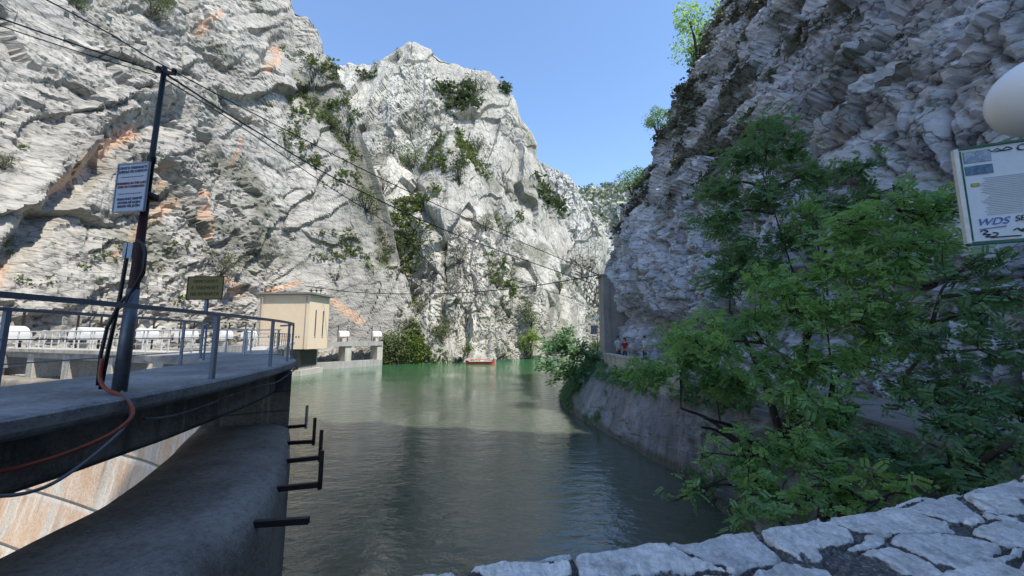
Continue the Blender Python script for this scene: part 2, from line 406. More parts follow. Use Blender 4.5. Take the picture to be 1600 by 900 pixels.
def feat_A(u, v, d, A, wall):
    # the long overhang and the fresh orange rock it shelters
    w_ = fbm(wall*.25, 3, 91)*9
    line = [(-20, 410), (30, 345), (80, 285), (125, 240), (175, 196), (245, 172)]
    up = seg(u+w_, v+w_, [(x-4, y-20) for x, y in line], 34); dn = seg(u+w_*.6, v+w_*.6, [(x+12, y+20) for x, y in line], 28)
    d = d+up**.5*1.2-dn**.5*1.5
    for pts, wd, a in (([(255, 262), (290, 305), (308, 335)], 14, 2.6), ([(225, 330), (262, 305)], 10, 1.2), ([(292, -10), (300, 40)], 20, 2.6), ([(410, 100), (436, 60)], 10, 1.4), ([(302, 212), (318, 222)], 9, 1.6), ([(345, 255), (300, 200), (280, 150)], 8, 1.0)):
        d = d-seg(u+w_*.5, v+w_*.5, pts, wd)**.6*a
    s = 0
    for pts, wd in (([(75, 300), (110, 268), (150, 235)], 26), ([(150, 240), (215, 205)], 14), ([(215, 360), (255, 325), (285, 310)], 13), ([(240, 290), (262, 262)], 12), ([(415, 115), (440, 72)], 9), ([(300, 60), (345, 20)], 9), ([(358, 260), (372, 225)], 7), ([(320, 300), (318, 370)], 8), ([(5, 440), (25, 405)], 14), ([(175, 400), (210, 360)], 9), ([(345, 440), (385, 455)], 12), ([(505, 470), (560, 500)], 10), ([(420, 455), (470, 440)], 10)):
        s = np.maximum(s, seg(u+w_, v+w_, pts, wd))
    pn = .5+.5*fbm(wall*.5, 4, 92)
    A['stain'] = np.clip(s*1.7-.75+pn*.9, 0, 1)*(s > 0)*.9
    A['lichen'] = A['lichen']*(1-np.clip(seg(u, v, line, 70)*2, 0, 1))
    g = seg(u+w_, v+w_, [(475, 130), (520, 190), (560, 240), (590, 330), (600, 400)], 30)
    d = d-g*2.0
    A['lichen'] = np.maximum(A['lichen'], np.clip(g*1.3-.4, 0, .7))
    return d
top_A = [('w', -70, -60, 95), ('w', -72, -20, 95), ('w', -72, 20, 95), ('w', -68, 40, 95), (300, -160, 88), (420, -70, 86), (455, -5, 86), (462, 22, 86), (482, 26, 86), (497, 48, 85), (503, 78, 85), (524, 104, 84), (545, 160, 84), (565, 225, 83), (588, 300, 82), (606, 360, 81), (622, 410, 80), (640, 455, 79), (655, 520, 76), (668, 556, 74)]
foot_A = [(-37, -60), (-38, -20), (-38, 8), (-37, 22), (-36, 36), (-36, 56), (-34, 62), (-27, 69), (-22.4, 71), (-14, 72), (-6, 76)]
cliffA, PA = azimuth_sheet('cliff', foot_A, top_A, 620, 430, M_A, R_(40), (11, 4.4, 1.7, .8), (1.3, 1.3, .9, .38, .15), pw=1.05, jag=.012, seed=3, feat=feat_A)
def feat_B(u, v, d, A, wall):
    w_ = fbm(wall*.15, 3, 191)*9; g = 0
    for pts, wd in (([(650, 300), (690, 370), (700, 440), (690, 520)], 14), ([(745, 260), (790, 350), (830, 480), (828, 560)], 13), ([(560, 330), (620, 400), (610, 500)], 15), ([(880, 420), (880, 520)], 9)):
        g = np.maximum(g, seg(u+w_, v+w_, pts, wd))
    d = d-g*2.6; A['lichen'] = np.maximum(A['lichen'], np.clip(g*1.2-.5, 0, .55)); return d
top_B1 = [(440, 180, 108), (480, 195, 108), (520, 232, 106), (555, 262, 104), (585, 252, 104), (612, 238, 104), (632, 268, 103), (650, 286, 103), (664, 262, 103), (688, 226, 104), (706, 204, 105), (722, 226, 105), (748, 252, 106), (775, 292, 108), (803, 322, 110), (822, 352, 112), (850, 372, 113), (872, 402, 114), (900, 440, 116), (930, 500, 120), (960, 560, 124)]
foot_B1 = [(-60, 84), (-30, 74), (-14, 73.5), (-6.2, 76), (0, 81), (6, 88), (14, 98), (25, 112), (40, 120)]
cliffB1, PB1 = azimuth_sheet('cliff', foot_B1, top_B1, 430, 300, M_B, R_(62), (11, 5, 2.2, 1.1), (2.6, 2.2, 1.3, .55, .28), pw=1.25, jag=.018, seed=40, vert=1.6, feat=feat_B)
top_B = [(430, 60, 170), (470, 80, 168), (505, 100, 165), (528, 105, 163), (548, 104, 162), (580, 106, 160), (600, 98, 158), (622, 80, 156), (640, 68, 155), (655, 75, 155), (672, 78, 155), (688, 92, 156), (705, 98, 157), (722, 106, 158), (745, 112, 159), (765, 116, 160), (782, 134, 160), (803, 160, 160), (812, 190, 160), (828, 210, 160), (838, 248, 160), (862, 310, 160), (885, 372, 160), (915, 470, 158), (940, 560, 155)]
foot_B = [(-110, 90), (-60, 108), (-20, 112), (0, 115), (20, 118), (60, 120)]
cliffB, PB = azimuth_sheet('cliff', foot_B, top_B, 400, 330, M_B, R_(70), (16, 7, 3.2, 1.6), (3.6, 2.6, 1.6, .75, .33), pw=1.1, jag=.007, seed=80, vert=1.5, zf=0)
top_C = [(780, 235, 235), (835, 250, 232), (852, 256, 230), (872, 266, 230), (888, 278, 230), (900, 294, 230), (912, 312, 228), (926, 338, 226), (960, 380, 224), (1000, 470, 220)]
azimuth_sheet('cliff', [(-40, 160), (0, 170), (40, 175), (90, 170)], top_C, 220, 210, M_C, R_(65), (16, 7, 3.5), (3, 3, 2, 1.2), pw=1.2, jag=.008, seed=120, vert=1.5, zf=0)
top_C2 = [(840, 480, 135), (862, 430, 135), (885, 398, 135), (905, 366, 136), (918, 348, 137), (930, 344, 138), (941, 356, 139), (950, 400, 140), (975, 450, 142), (1010, 520, 145)]
azimuth_sheet('cliff', [(0, 118), (14, 122), (30, 124), (60, 122)], top_C2, 200, 190, M_B, R_(65), (8, 3.5, 1.8), (2.4, 1.8, 1.2, .7), pw=1.3, jag=.03, seed=150, vert=1.6)
def feat_D(u, v, d, A, wall):
    A['lichen'][:] = np.clip(.62+.9*fbm(wall*.05, 4, 77), 0, 1); return d
top_D = [('w', -500, 700, 60), (700, 330, 700), (860, 306, 620), (900, 300, 600), (930, 296, 600), (955, 289, 600), (985, 284, 600), (1020, 292, 600), (1100, 270, 640), (1300, 260, 700), ('w', 900, 400, 200)]
cliffD, PD = azimuth_sheet('hills', [(-700, 400), (-100, 380), (60, 360), (300, 340), (700, 250)], top_D, 500, 110, M_C, R_(50), (40, 18, 8), (16, 9, 6, 3), pw=1.0, jag=.012, seed=200, zf=0)

# right-hand cliff: plan line walked at its foot, lean-back measured at its visible corner, unseen part shaped for its shadow
plan = [(14, -90), (13, -60), (12.6, -30), (12.6, -12), (12.6, 0), (12.3, 6), (11.6, 11), (10.6, 16), (10, 21), (9.7, 26), (9.7, 31), (10.1, 35.5), (12.5, 39), (19, 44), (34, 52), (70, 66)]
nR, mR = 900, 430
sp_ = spline(plan, 1400)
sw = np.interp(sp_[:, 1], [-90, -20, 0, 35, 45, 70], [.3, .5, 1.3, 1.3, .6, .2]); cw = np.r_[0, np.cumsum((sw[1:]+sw[:-1])/2*np.linalg.norm(np.diff(sp_, axis=0), axis=1))]
qq = np.linspace(0, cw[-1], nR); base = np.stack([np.interp(qq, cw, sp_[:, k]) for k in (0, 1)], -1)
tan_ = np.gradient(base, axis=0); tan_ /= np.linalg.norm(tan_, axis=1, keepdims=True)
k5 = np.ones(41)/41
out = np.stack([np.convolve(np.pad(tan_[:, 1], 20, 'edge'), k5, 'valid'), np.convolve(np.pad(-tan_[:, 0], 20, 'edge'), k5, 'valid')], -1)
out /= np.linalg.norm(out, axis=1, keepdims=True)
zz = np.array([-1, 3, 5.5, 8.5, 13, 18, 23, 28, 32, 38, 44, 50, 56]); oo = np.array([-.3, 0, 0.3, -.1, .3, 2.4, 4.6, 7.1, 9.2, 12., 15.5, 19., 24.])
tz = np.linspace(0, 1, mR-8)**1.25; zc = -1+tz*(56+1)
zc = np.r_[zc, 56-np.linspace(1, 20, 8)]
oc = np.r_[np.interp(zc[:mR-8], zz, oo), 24+np.linspace(3, 60, 8)]
rimf = np.interp(base[:, 1], [-90, -5, 0, 20, 32, 42], [1.42, 1.42, .3, .25, .6, .3])  # rim height out of view set by where its shadow should fall
ysc = base[:, 1]
zmul = np.where(zc[None] > 35, 35+(zc[None]-35)*rimf[:, None], zc[None]+rimf[:, None]*0)
steep = np.interp(base[:, 1], [-90, -4, 2], [.2, .2, 1.])[:, None]  # unseen stretch beside and behind the camera steepened to cast shade
PR = np.stack([base[:, None, 0]+out[:, None, 0]*oc[None]*steep, base[:, None, 1]+out[:, None, 1]*oc[None]*.55*steep, zmul], -1)
nrm = normals(PR); nrm = np.where(nrm[..., 0:1] > 0, -nrm, nrm)*np.array([1, 1, .6])
al = np.broadcast_to(qq[:, None]*.8, PR.shape[:2])
wall = np.stack([base[:, None, 1]+0*PR[..., 2], PR[..., 0], PR[..., 2]], -1)
warp = np.stack([fbm(wall*.3, 3, 301), fbm(wall*.3, 3, 302), fbm(wall*.3, 3, 303)], -1)*.55
wl = wall+warp; up_ = np.clip((PR[..., 2]-11)/4, 0, 1)
dR = 1.3*fbm(wall*np.array([.10, .10, .08]), 4, 310)
for k, (cs, am) in enumerate(((5.5, .95), (2.2, .62), (.95, .38), (.42, .20))):
    f1, e1 = facets(rot2(wl, R_(-34), (cs*2.6, cs*.5, cs)), 320+k, 1.0, .5)
    f2, e2 = facets(rot2(wl, R_(-14), (cs*.8, cs*1.35, cs)), 330+k, 1.2, .55)
    dR = dR+am*(f1*up_+f2*(1-up_))
    if k in (1, 2): dR = dR-am*.7*np.clip(.12-np.where(up_ > .5, e1, e2), 0, .12)*8
# ledges that step along the dipping beds
bed = (wl[..., 2]+.62*wl[..., 0]+.8*fbm(wall*.35, 3, 345))/3.4
dR = dR+(.7*up_)*((bed % 1)**1.5-.5)+(.12+.14*up_)*(((bed*4.3) % 1)-.5)
uR, vR, _ = project(PR); wv = fbm(wall*.6, 3, 350)*12
hol = np.maximum(seg(uR+wv, vR+wv, [(1420, 255), (1455, 300)], 26), seg(uR+wv, vR+wv, [(1180, 262), (1390, 300)], 16))
hol2 = seg(uR+wv*.6, vR+wv*.6, [(995, 500), (1060, 520), (1120, 500)], 26)
dR = dR-hol*1.0-hol2*1.3
bd_ = rot2(wl, R_(-34), (3.2, .75, 3.0)); lich = np.clip((fbm(bd_, 5, 340, .62)+.03)*5, 0, .85)*(.15+.85*up_)
AR = {'stain': np.clip(seg(uR+wv, vR+wv, [(1040, 200), (1150, 165), (1300, 240), (1400, 290), (1470, 330)], 60)*1.0-.1, 0, 1)*np.clip(.4+fbm(wall*.7, 4, 341)*1.2, 0, .45), 'lichen': lich}
PR = PR+nrm*dR[..., None]
cliffR = link('cliff', gridmesh('cliff', PR, False, False, AR), M_Rk); tag(cliffR, kind='structure'); SHEETS.append(PR)

# ------------------------------------------------------------------ ground, bank, path, water
g = MB(); g.box((0, 0, -22.5), (6000, 6000, 1)); o = g.build('ground', M_bank); tag(o, kind='structure')
W_pts = [(-2.75, -6), (-2.85, -2), (-2.95, 1), (-3.1, 3.4), (-3.4, 5.5), (-3.83, 6.75), (-4.5, 8.15), (-5.26, 9.5), (-6.1, 10.95), (-7.4, 12.9), (-9.4, 14.9), (-12.4, 16.9), (-16, 18.6), (-20, 20.2), (-26, 22.3), (-33, 24.6), (-42, 27)]
Wc = spline(W_pts, 360)
bankT = [(-6, 1.15), (-3, 1.25), (-.6, 1.38), (0, 1.46), (.69, 1.62), (1.16, 1.75), (1.79, 1.95), (2.93, 2.38), (4.4, 3.2), (6.3, 5.0), (7.7, 8.5), (7.7, 12), (6.9, 16), (6.3, 20.5), (6.15, 25), (6.5, 30), (7.3, 35), (9.5, 40), (17, 46), (34, 54), (72, 68)]
bankB = [(-6, 1.4), (-3, 1.6), (-.4, 2.0), (.4, 2.4), (1.3, 3.0), (2.1, 3.7), (2.9, 4.4), (3.7, 5.3), (4.4, 6.6), (5.0, 8.2), (5.5, 9.8), (6.0, 11.8), (5.7, 15.2), (4.6, 20.5), (3.5, 25), (3.0, 28.6), (3.2, 31.5), (6, 38), (14, 46), (32, 56), (70, 72)]
nb_ = 420; T_ = spline([a+b for a, b in zip(bankT, bankB)], nb_)
tt_ = np.linspace(0, 1, 70)
Zb = 3.22+(-1.5-3.22)*tt_**1.05
Pb = np.stack([T_[:, None, 0]+(T_[:, None, 2]-T_[:, None, 0])*tt_[None]**.85*1.12, T_[:, None, 1]+(T_[:, None, 3]-T_[:, None, 1])*tt_[None]**.85*1.12, np.broadcast_to(Zb[None], (nb_, 70))], -1)
nn = normals(Pb); nn = np.where(nn[..., 2:3] < 0, -nn, nn)
smooth_rev = np.clip((Pb[..., 1]-12)/3, 0, 1)
fb, _e = facets(Pb*1.1+fbm(Pb*.8, 3, 401)[..., None]*.5, 402, 1, .5); fb2, _e2 = facets(Pb*3.3, 403, 1, .5)
db = (fb*.32+fb2*.12)*(1-.86*smooth_rev)+.20*fbm(Pb*.7, 4, 404)
edge0 = np.clip(tt_/.08, 0, 1)[None]
Pb = Pb+nn*(db*edge0)[..., None]
Ab = {'stain': np.zeros(db.shape), 'lichen': np.clip((fbm(Pb*.9, 4, 405)+.05)*2.5, 0, .7)*(1-.6*smooth_rev)}
Ab['lichen'] = np.maximum(Ab['lichen'], np.clip((.40+.2*fbm(Pb*1.5, 3, 407)-Pb[..., 2])/.2, 0, 1)*.8)
o = link('bank', gridmesh('bank', Pb, False, False, Ab), M_bank); tag(o, kind='structure')
# path sheet between the bank top and the cliff foot
pn = 200; Tp = spline(bankT, pn); r0 = [(Tp[i, 0], Tp[i, 1]) for i in range(pn)]
inner = spline([(-7, -12), (0, -12), (6, -12), (13, -12), (13.5, -4), (13.5, 0), (13.5, 4), (13.3, 6), (13, 8), (12.6, 10), (12, 12), (11.6, 15), (11.2, 18), (10.8, 22), (10.7, 26), (11, 30), (11.4, 35), (14, 39), (22, 45), (38, 52), (75, 66)], pn)
pp = np.zeros((pn, 12, 3)); k = np.linspace(0, 1, 12)[None, :, None]
pp[..., :2] = Tp[:, None]*(1-k)+inner[:, None]*k; pp[..., 2] = 3.22
M_path = mat_concrete('path_stone', (.30, .29, .28), (.24, .23, .22), (.14, .14, .13), 2., False)
o = link('path', gridmesh('path', pp, False, True), M_path); tag(o, kind='structure')

# water
m, t, b = newmat('reservoir_water')
v = coords(t, (1, 1, 1)); tc = N(t, 'ShaderNodeTexCoord')
murk = noise(t, v, .06, 3, .5)
b.inputs['Roughness'].default_value = .025; b.inputs['IOR'].default_value = 1.8; b.inputs['Specular IOR Level'].default_value = .5
t.links.new(mix(t, ramp(t, murk, [(.35, 0.), (.65, 1.)]), (.020, .050, .032), (.030, .065, .042)), b.inputs['Base Color'])
far_green = N(t, 'ShaderNodeSeparateXYZ'); t.links.new(v, far_green.inputs[0])
t.links.new(mix(t, ramp(t, math_(t, 'ADD', math_(t, 'MULTIPLY', far_green.outputs[1], .01), math_(t, 'MULTIPLY', murk, .25)), [(.42, 0.), (.85, 1.)]), mix(t, murk, (.068, .086, .066), (.082, .10, .078)), (.040, .170, .065)), b.inputs['Base Color'])  # greener far off: murky green plus reflected greenery and sunlight put into colour
vw = coords(t, (1.0, 1.9, 1)); w1 = noise(t, vw, 2.6, 3, .55, .6); w2 = noise(t, vw, .7, 2, .5, .4); w3 = noise(t, vw, 9, 2, .5)
patch = ramp(t, noise(t, v, .09, 2, .5), [(.38, .22), (.62, 1.)])
hh = math_(t, 'ADD', math_(t, 'MULTIPLY', w1, .5), math_(t, 'ADD', math_(t, 'MULTIPLY', w2, 1.0), math_(t, 'MULTIPLY', w3, .10)))
bump(t, b, math_(t, 'MULTIPLY', hh, patch), .075, 1.)
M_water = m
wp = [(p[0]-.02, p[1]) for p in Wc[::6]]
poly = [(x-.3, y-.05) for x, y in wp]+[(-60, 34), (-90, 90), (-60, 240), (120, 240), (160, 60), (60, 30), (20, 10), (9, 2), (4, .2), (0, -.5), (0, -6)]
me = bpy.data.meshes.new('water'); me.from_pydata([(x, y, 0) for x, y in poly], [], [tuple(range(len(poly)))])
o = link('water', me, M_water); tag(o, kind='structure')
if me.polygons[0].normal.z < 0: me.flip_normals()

# ------------------------------------------------------------------ THE DAM (arched wall, rounded crest, brackets)
def sweep(curve, prof, name, mat, parent, smooth=False, close=False, disp=0, attrs=None):
    """curve (n,2) plan line; prof list of (offset to the left of travel, z)"""
    tn = np.gradient(curve, axis=0); tn /= np.linalg.norm(tn, axis=1, keepdims=True)
    nm = np.stack([-tn[:, 1], tn[:, 0]], -1)
    pr = np.array(prof, float)
    P = np.zeros((len(curve), len(pr), 3))
    P[..., :2] = curve[:, None]+nm[:, None]*pr[None, :, :1]; P[..., 2] = pr[None, :, 1]
    if disp:
        nn_ = normals(P); P = P+nn_*(disp*fbm(P*1.7, 4, 17))[..., None]
    me = gridmesh(name, P, smooth, False, attrs)
    if close:
        bm = bmesh.new(); bm.from_mesh(me); bmesh.ops.holes_fill(bm, edges=[e for e in bm.edges if e.is_boundary]); bmesh.ops.recalc_face_normals(bm, faces=bm.faces); bm.to_mesh(me); bm.free()
    return link(name, me, mat, parent)
dam = empty('arch_dam', (-3, 3, 0), label='arched grey concrete dam wall with a rounded crest, curving away left of the water', cat='dam')
dam.location = (0, 0, 0)
# the curve travels away from the camera and left; downstream is to its left (+offset)
prof_up = [(.02, -8), (.0, -3), (0, 0), (0, 1.6), (0, 2.28), (.02, 2.42), (.07, 2.55), (.15, 2.64), (.28, 2.70), (.5, 2.74), (1.1, 2.78), (1.7, 2.80), (1.92, 2.79), (1.99, 2.74), (2.02, 2.6), (2.02, 2.45)]
Wd = spline(W_pts, 700)
sweep(Wd, prof_up, 'crest', M_crest, dam, True, disp=.018)
m, t, b = newmat('orange_panels')
at = attr(t, 'along'); az_ = attr(t, 'down')
v = coords(t); n1 = noise(t, v, .6, 6, .65, .3); n2 = noise(t, coords(t, (2.2, 2.2, .15)), 1.6, 5, .6)
n3 = noise(t, v, 9, 5, .65)
c = mix(t, ramp(t, n1, [(.35, 0.), (.65, 1.)]), (.62, .42, .27), (.72, .56, .42))
c = mix(t, ramp(t, n2, [(.50, 0.), (.66, .85)]), c, (.72, .70, .62))
fr = math_(t, 'FRACT', at); fd = math_(t, 'FRACT', az_)
j1 = ramp(t, math_(t, 'ABSOLUTE', math_(t, 'SUBTRACT', fr, .5)), [(.44, 0.), (.475, 1.)])
c = mix(t, j1, c, (.58, .58, .52))
j2 = ramp(t, fd, [(0, 1.), (.03, .8), (.05, 0.), (.12, 0.), (.16, 0.)])
c = mix(t, ramp(t, fd, [(0, 0.), (.04, .0), (.05, .7), (.16, 0.)]), c, (.78, .76, .68))
c = mix(t, j2, c, (.16, .15, .13))
c = mix(t, ramp(t, noise(t, coords(t, (1.2, 1.2, .1)), 1.1, 5, .6), [(.56, 0.), (.72, .6)]), c, (.22, .19, .15))
c = mix(t, .5, c, ramp(t, n3, [(.3, .6), (.6, 1.1)]), 'MULTIPLY')
t.links.new(c, b.inputs['Base Color']); b.inputs['Roughness'].default_value = .9
bump(t, b, math_(t, 'SUBTRACT', n3, math_(t, 'MULTIPLY', j2, 2.)), .02)
M_orange = m
arcL = np.r_[0, np.cumsum(np.linalg.norm(np.diff(Wd, axis=0), axis=1))]
pd = [(2.02, 2.45), (2.06, 2.0), (2.1, 1.2), (2.2, 0), (2.4, -1.2), (2.7, -3), (3.2, -5), (3.9, -7.5), (4.8, -10), (6, -13), (8, -18), (9.5, -22)]
zs = np.array([p[1] for p in pd])
sweep(Wd, pd, 'downstream_face', M_orange, dam, True, attrs={'along': np.broadcast_to(arcL[:, None]/3.3, (700, len(pd))), 'down': np.broadcast_to((2.45-zs)[None]/2.1, (700, len(pd)))})
# steel brackets on the upstream wall
brk = [(455, 667, 478, 665, 668, 625, M_white), (453, 692, 490, 690, 690, 652, None), (452, 720, 500, 715, 715, 672, None), (440, 763, 500, 757, 757, 712, None), (405, 818, 483, 813, None, None, None)]
for (u0, v0, u1, v1, ub, ut, mm) in brk:
    a = atz(u0, v0, 2.5); e = atz(u1, v1, 2.5)
    d = (e-a).normalized(); L = min((e-a).length, .72); a2 = a-d*.35; e = a+d*L
    k = MB(); k.bar(a2, e, .075, .08); br = k.build('bracket', M_dark, dam)
    if ub:
        k = MB(); k.bar(e+Vector((0, 0, -.08)), e+Vector((0, 0, .55)), .055, .055, up=(0, 1, 0)); k.build('upright', M_dark if mm is None else M_pale, br)  # farthest upright paler than the steel: sunlight on it put into its colour

# pier that carries the footbridge at the nose of the crest
tnW = np.gradient(Wd, axis=0); tnW /= np.linalg.norm(tnW, axis=1, keepdims=True); nmW = np.stack([-tnW[:, 1], tnW[:, 0]], -1)
def onW(y):
    i = int(np.argmin(np.abs(Wd[:, 1]-y)+(Wd[:, 0] < -30)*99)); return i
bridge = empty('footbridge', (0, 0, 0), label='dark concrete footbridge above the dam crest, curving from lower left to the beige hut', cat='footbridge')
i0, i1 = onW(10.55), onW(12.6)
crv = Wd[i0:i1]
tmp = sweep(crv, [(.06, 2.6), (.06, 3.9), (.06, 4.02), (1.9, 4.02), (1.9, 2.6), (.06, 2.6)], 'pier', M_dam, bridge)
k = MB()
a = Wd[i0]; na = nmW[i0]
k.add([(a[0]+na[0]*.06, a[1]+na[1]*.06, 2.6), (a[0]+na[0]*1.9, a[1]+na[1]*1.9, 2.6), (a[0]+na[0]*1.9, a[1]+na[1]*1.9, 4.02), (a[0]+na[0]*.06, a[1]+na[1]*.06, 4.02)], [(0, 1, 2, 3)])
k.build('pier_face', M_dam, bridge)
D_pts = [(-4.15, -6), (-4.2, -2), (-4.25, 1), (-4.35, 3.3), (-4.52, 4.9), (-4.82, 6.6), (-5.4, 8.9), (-6.0, 10.6), (-6.72, 12.1), (-7.9, 13.6), (-9.6, 14.9), (-12.6, 16.6)]
Dc = spline(D_pts, 220)
sweep(Dc, [(0, 4.12), (-.02, 4.16), (-.02, 4.27), (.03, 4.3), (.25, 4.31), (2.35, 4.31), (2.4, 4.28), (2.4, 4.1), (2.0, 4.06), (.15, 4.06), (0, 4.12)], 'deck_slab', M_deck, bridge, disp=.012)
Gc = spline(D_pts[:9], 160)
sweep(Gc, [(.32, 4.06), (.30, 3.60), (.34, 3.52), (.62, 3.52), (.64, 3.60), (.64, 4.06)], 'girder', M_dam, bridge, disp=.01)
sweep(Gc, [(1.8, 4.06), (1.8, 3.60), (1.84, 3.52), (2.1, 3.52), (2.12, 3.60), (2.12, 4.06)], 'girder', M_dam, bridge, disp=.01)
# cable clipped along the girder
ts = spline([tuple(aty(*q)) for q in ((466, 573, 12.0), (452, 584, 10.6), (430, 598, 9.3), (400, 604, 8.2), (360, 618, 7.1), (320, 634, 6.2), (270, 650, 5.5), (225, 655, 5.0))], 60)
tag(MB().__class__ and (lambda k: (k.tube(ts, .018, 6), k.build('conduit', M_dam, bridge))[1])(MB()))
# ---- far straight span with pillars
fb0, fb1 = Vector((-9.6, 15.0, 0)), Vector((-34, 25.1, 0))
fd_ = (fb1-fb0).normalized(); fn = Vector((-fd_.y, fd_.x, 0))
far = empty('footbridge', (0, 0, 0), label='far straight sunlit span of the dam footbridge on square concrete pillars', cat='footbridge')
k = MB(); k.bar(fb0+Vector((0, 0, 4.22)), fb1+Vector((0, 0, 4.22)), 1.5, .17); k.build('deck_slab', M_pale, far)
k = MB(); k.bar(fb0-fn*-.5+Vector((0, 0, 3.98)), fb1+fn*.5+Vector((0, 0, 3.98)), .25, .3); k.build('girder', M_wallc, far)
for s in np.linspace(.06, .97, 7):
    p = fb0.lerp(fb1, s); k = MB(); k.box((p.x, p.y, 3.4), (.75, 1.3, 1.3), rz=math.atan2(fd_.y, fd_.x)); k.build('pillar', M_pale, far, bevel=.03)

# ---- railings
def railing(name, pts, z0, z1, posts, mat, label, wires, pw=(.012, .09), toprail=(.05, .055), pipe=None):
    root = empty(name, (0, 0, 0), label=label, cat='railing')
    k = MB()
    if pipe: k.tube([(x, y, z1) for x, y in pts], pipe, 8)
    else:
        for a, b2 in zip(pts[:-1], pts[1:]): k.bar((a[0], a[1], z1), (b2[0], b2[1], z1), toprail[0], toprail[1])
    k.build('top_rail', mat, root)
    L = np.r_[0, np.cumsum(np.linalg.norm(np.diff(np.array(pts), axis=0), axis=1))]; P = np.array(pts)
    for s in posts:
        x = np.interp(s, L, P[:, 0]); y = np.interp(s, L, P[:, 1]); x2 = np.interp(s+.1, L, P[:, 0]); y2 = np.interp(s+.1, L, P[:, 1])
        k = MB(); k.box((x, y, (z0+z1)/2-.02), (pw[1], pw[0], z1-z0), rz=math.atan2(y2-y, x2-x)); k.build('post', mat, root)
    for zz_ in wires:
        k = MB(); k.tube([(x, y, zz_) for x, y in pts], .010, 5); k.build('lower_rail', mat, root)
    return root
def offs(curve, d):
    tn = np.gradient(curve, axis=0); tn /= np.linalg.norm(tn, axis=1, keepdims=True)
    return curve+np.stack([-tn[:, 1], tn[:, 0]], -1)*d
Fr = offs(Dc, .12)[40:176]; Rr = offs(Dc, 2.28)[30:180]
LF = np.r_[0, np.cumsum(np.linalg.norm(np.diff(Fr, axis=0), axis=1))]
def arc_at(curve, y):
    L = np.r_[0, np.cumsum(np.linalg.norm(np.diff(curve, axis=0), axis=1))]; return float(L[int(np.argmin(np.abs(curve[:, 1]-y)))])
railing('railing', Fr[::3].tolist(), 4.3, 5.36, [arc_at(Fr, y) for y in (1.6, 6.45, 8.9, 10.7, 11.9)], M_rail, 'blue-grey steel railing on the near edge of the footbridge, beside the tall pole', (), pw=(.05, .10))
railing('railing', Rr[::3].tolist(), 4.3, 5.36, [arc_at(Rr, y) for y in (2.5, 5.2, 9.35, 11.2, 12.8)], M_rail, 'dark steel railing along the rear edge of the footbridge, behind the tall pole', (4.95, 4.62), pw=(.045, .07), toprail=(.05, .05))
fpts = [(fb0+fn*-.65).lerp(fb1+fn*-.65, s) for s in np.linspace(0, 1, 24)]
railing('railing', [(p.x, p.y) for p in fpts], 4.31, 5.25, np.linspace(.1, 26, 17), M_railw, 'thin white railing on the near side of the far straight footbridge span', (4.95, 4.62), pw=(.05, .06), pipe=.022)
fpts = [(fb0+fn*.65).lerp(fb1+fn*.65, s) for s in np.linspace(0, 1, 24)]
railing('railing', [(p.x, p.y) for p in fpts], 4.31, 5.25, np.linspace(.1, 26, 17), M_railw, 'thin pale railing on the far side of the straight footbridge span, facing the gate hoists', (4.95, 4.62), pw=(.05, .06), pipe=.022)
# short return of railing that leads to the hut
ret = spline([(-10.2, 15.6), (-13, 20), (-16.5, 26), (-21, 35), (-27, 47)], 40)
hutbr = empty('walkway', (0, 0, 0), label='narrow concrete walkway running from the dam nose to the beige hut', cat='walkway')
sweep(ret, [(-.6, 4.0), (-.6, 4.28), (.6, 4.28), (.6, 4.0), (-.6, 4.0)], 'deck_slab', M_pale, hutbr)
for q in (24, 36):
    k = MB(); k.box((ret[q][0], ret[q][1], 1.0), (.6, .6, 6.0), rz=.5); k.build('pillar', M_pale, hutbr)
rp = offs(ret, -.5); railing('railing', rp.tolist(), 4.28, 5.2, np.linspace(.2, 28, 15), M_dark, 'dark slim railing on the right side of the walkway to the beige hut', (4.95, 4.62), pw=(.05, .05), pipe=.025)
rp = offs(ret, .5); railing('railing', rp.tolist(), 4.28, 5.2, np.linspace(.2, 28, 15), M_railw, 'white slim railing on the left side of the walkway to the beige hut', (4.95, 4.62), pw=(.05, .05), pipe=.025)

# ------------------------------------------------------------------ beige gate hut
hut = empty('gate_hut', (-29.6, 52.5, 0), R_(-4), label='tall beige rendered hut with flat grey roof and ladder beside the reservoir', cat='hut')
M_beige = mat_simple('beige_render', (.70, .55, .40), .85, 0, .12, .5, .004, dirt=(.70, .60, .44), dirtamt=.8, stretch=(1, 1, .4))
k = MB(); k.box((0, 0, 7.1), (7.4, 5, 7.3)); wl_ = k.build('wall', M_beige, hut)
k = MB(); k.box((.1, 0, 10.98), (8.3, 6.1, .24)); k.build('roof', mat_simple('roof_slab', (.22, .22, .22), .9, 0, .3, 2), hut)
k = MB(); k.box((0, 0, 10.81), (7.5, 5.1, .12)); k.build('roof_band', M_wallc, hut)
M_hole = flat('dark_opening', (.02, .02, .022), .4)
for yy in (-.9, 1.0):
    k = MB(); k.box((3.705, yy, 7.0), (.03, .24, 3.6)); wn = k.build('window', M_hole, hut)
    k = MB(); k.box((3.735, yy, 5.13), (.1, .36, .1)); k.build('sill', M_pale, wn)
for x, y, zz_ in ((1.6, 0, 5.1), (2.0, 0, 5.1), (2.4, 0, 5.1), (-2.0, 0, 5.15), (-1.6, 0, 5.15)):
    k = MB(); k.box((x, -2.515, zz_), (.14, .03, .2)); k.build('vent', M_hole, hut)
k = MB()
for zz_ in np.arange(3.6, 12.2, .38): k.bar((-3.6, -2.85, zz_), (-3.05, -2.85, zz_), .05, .05)
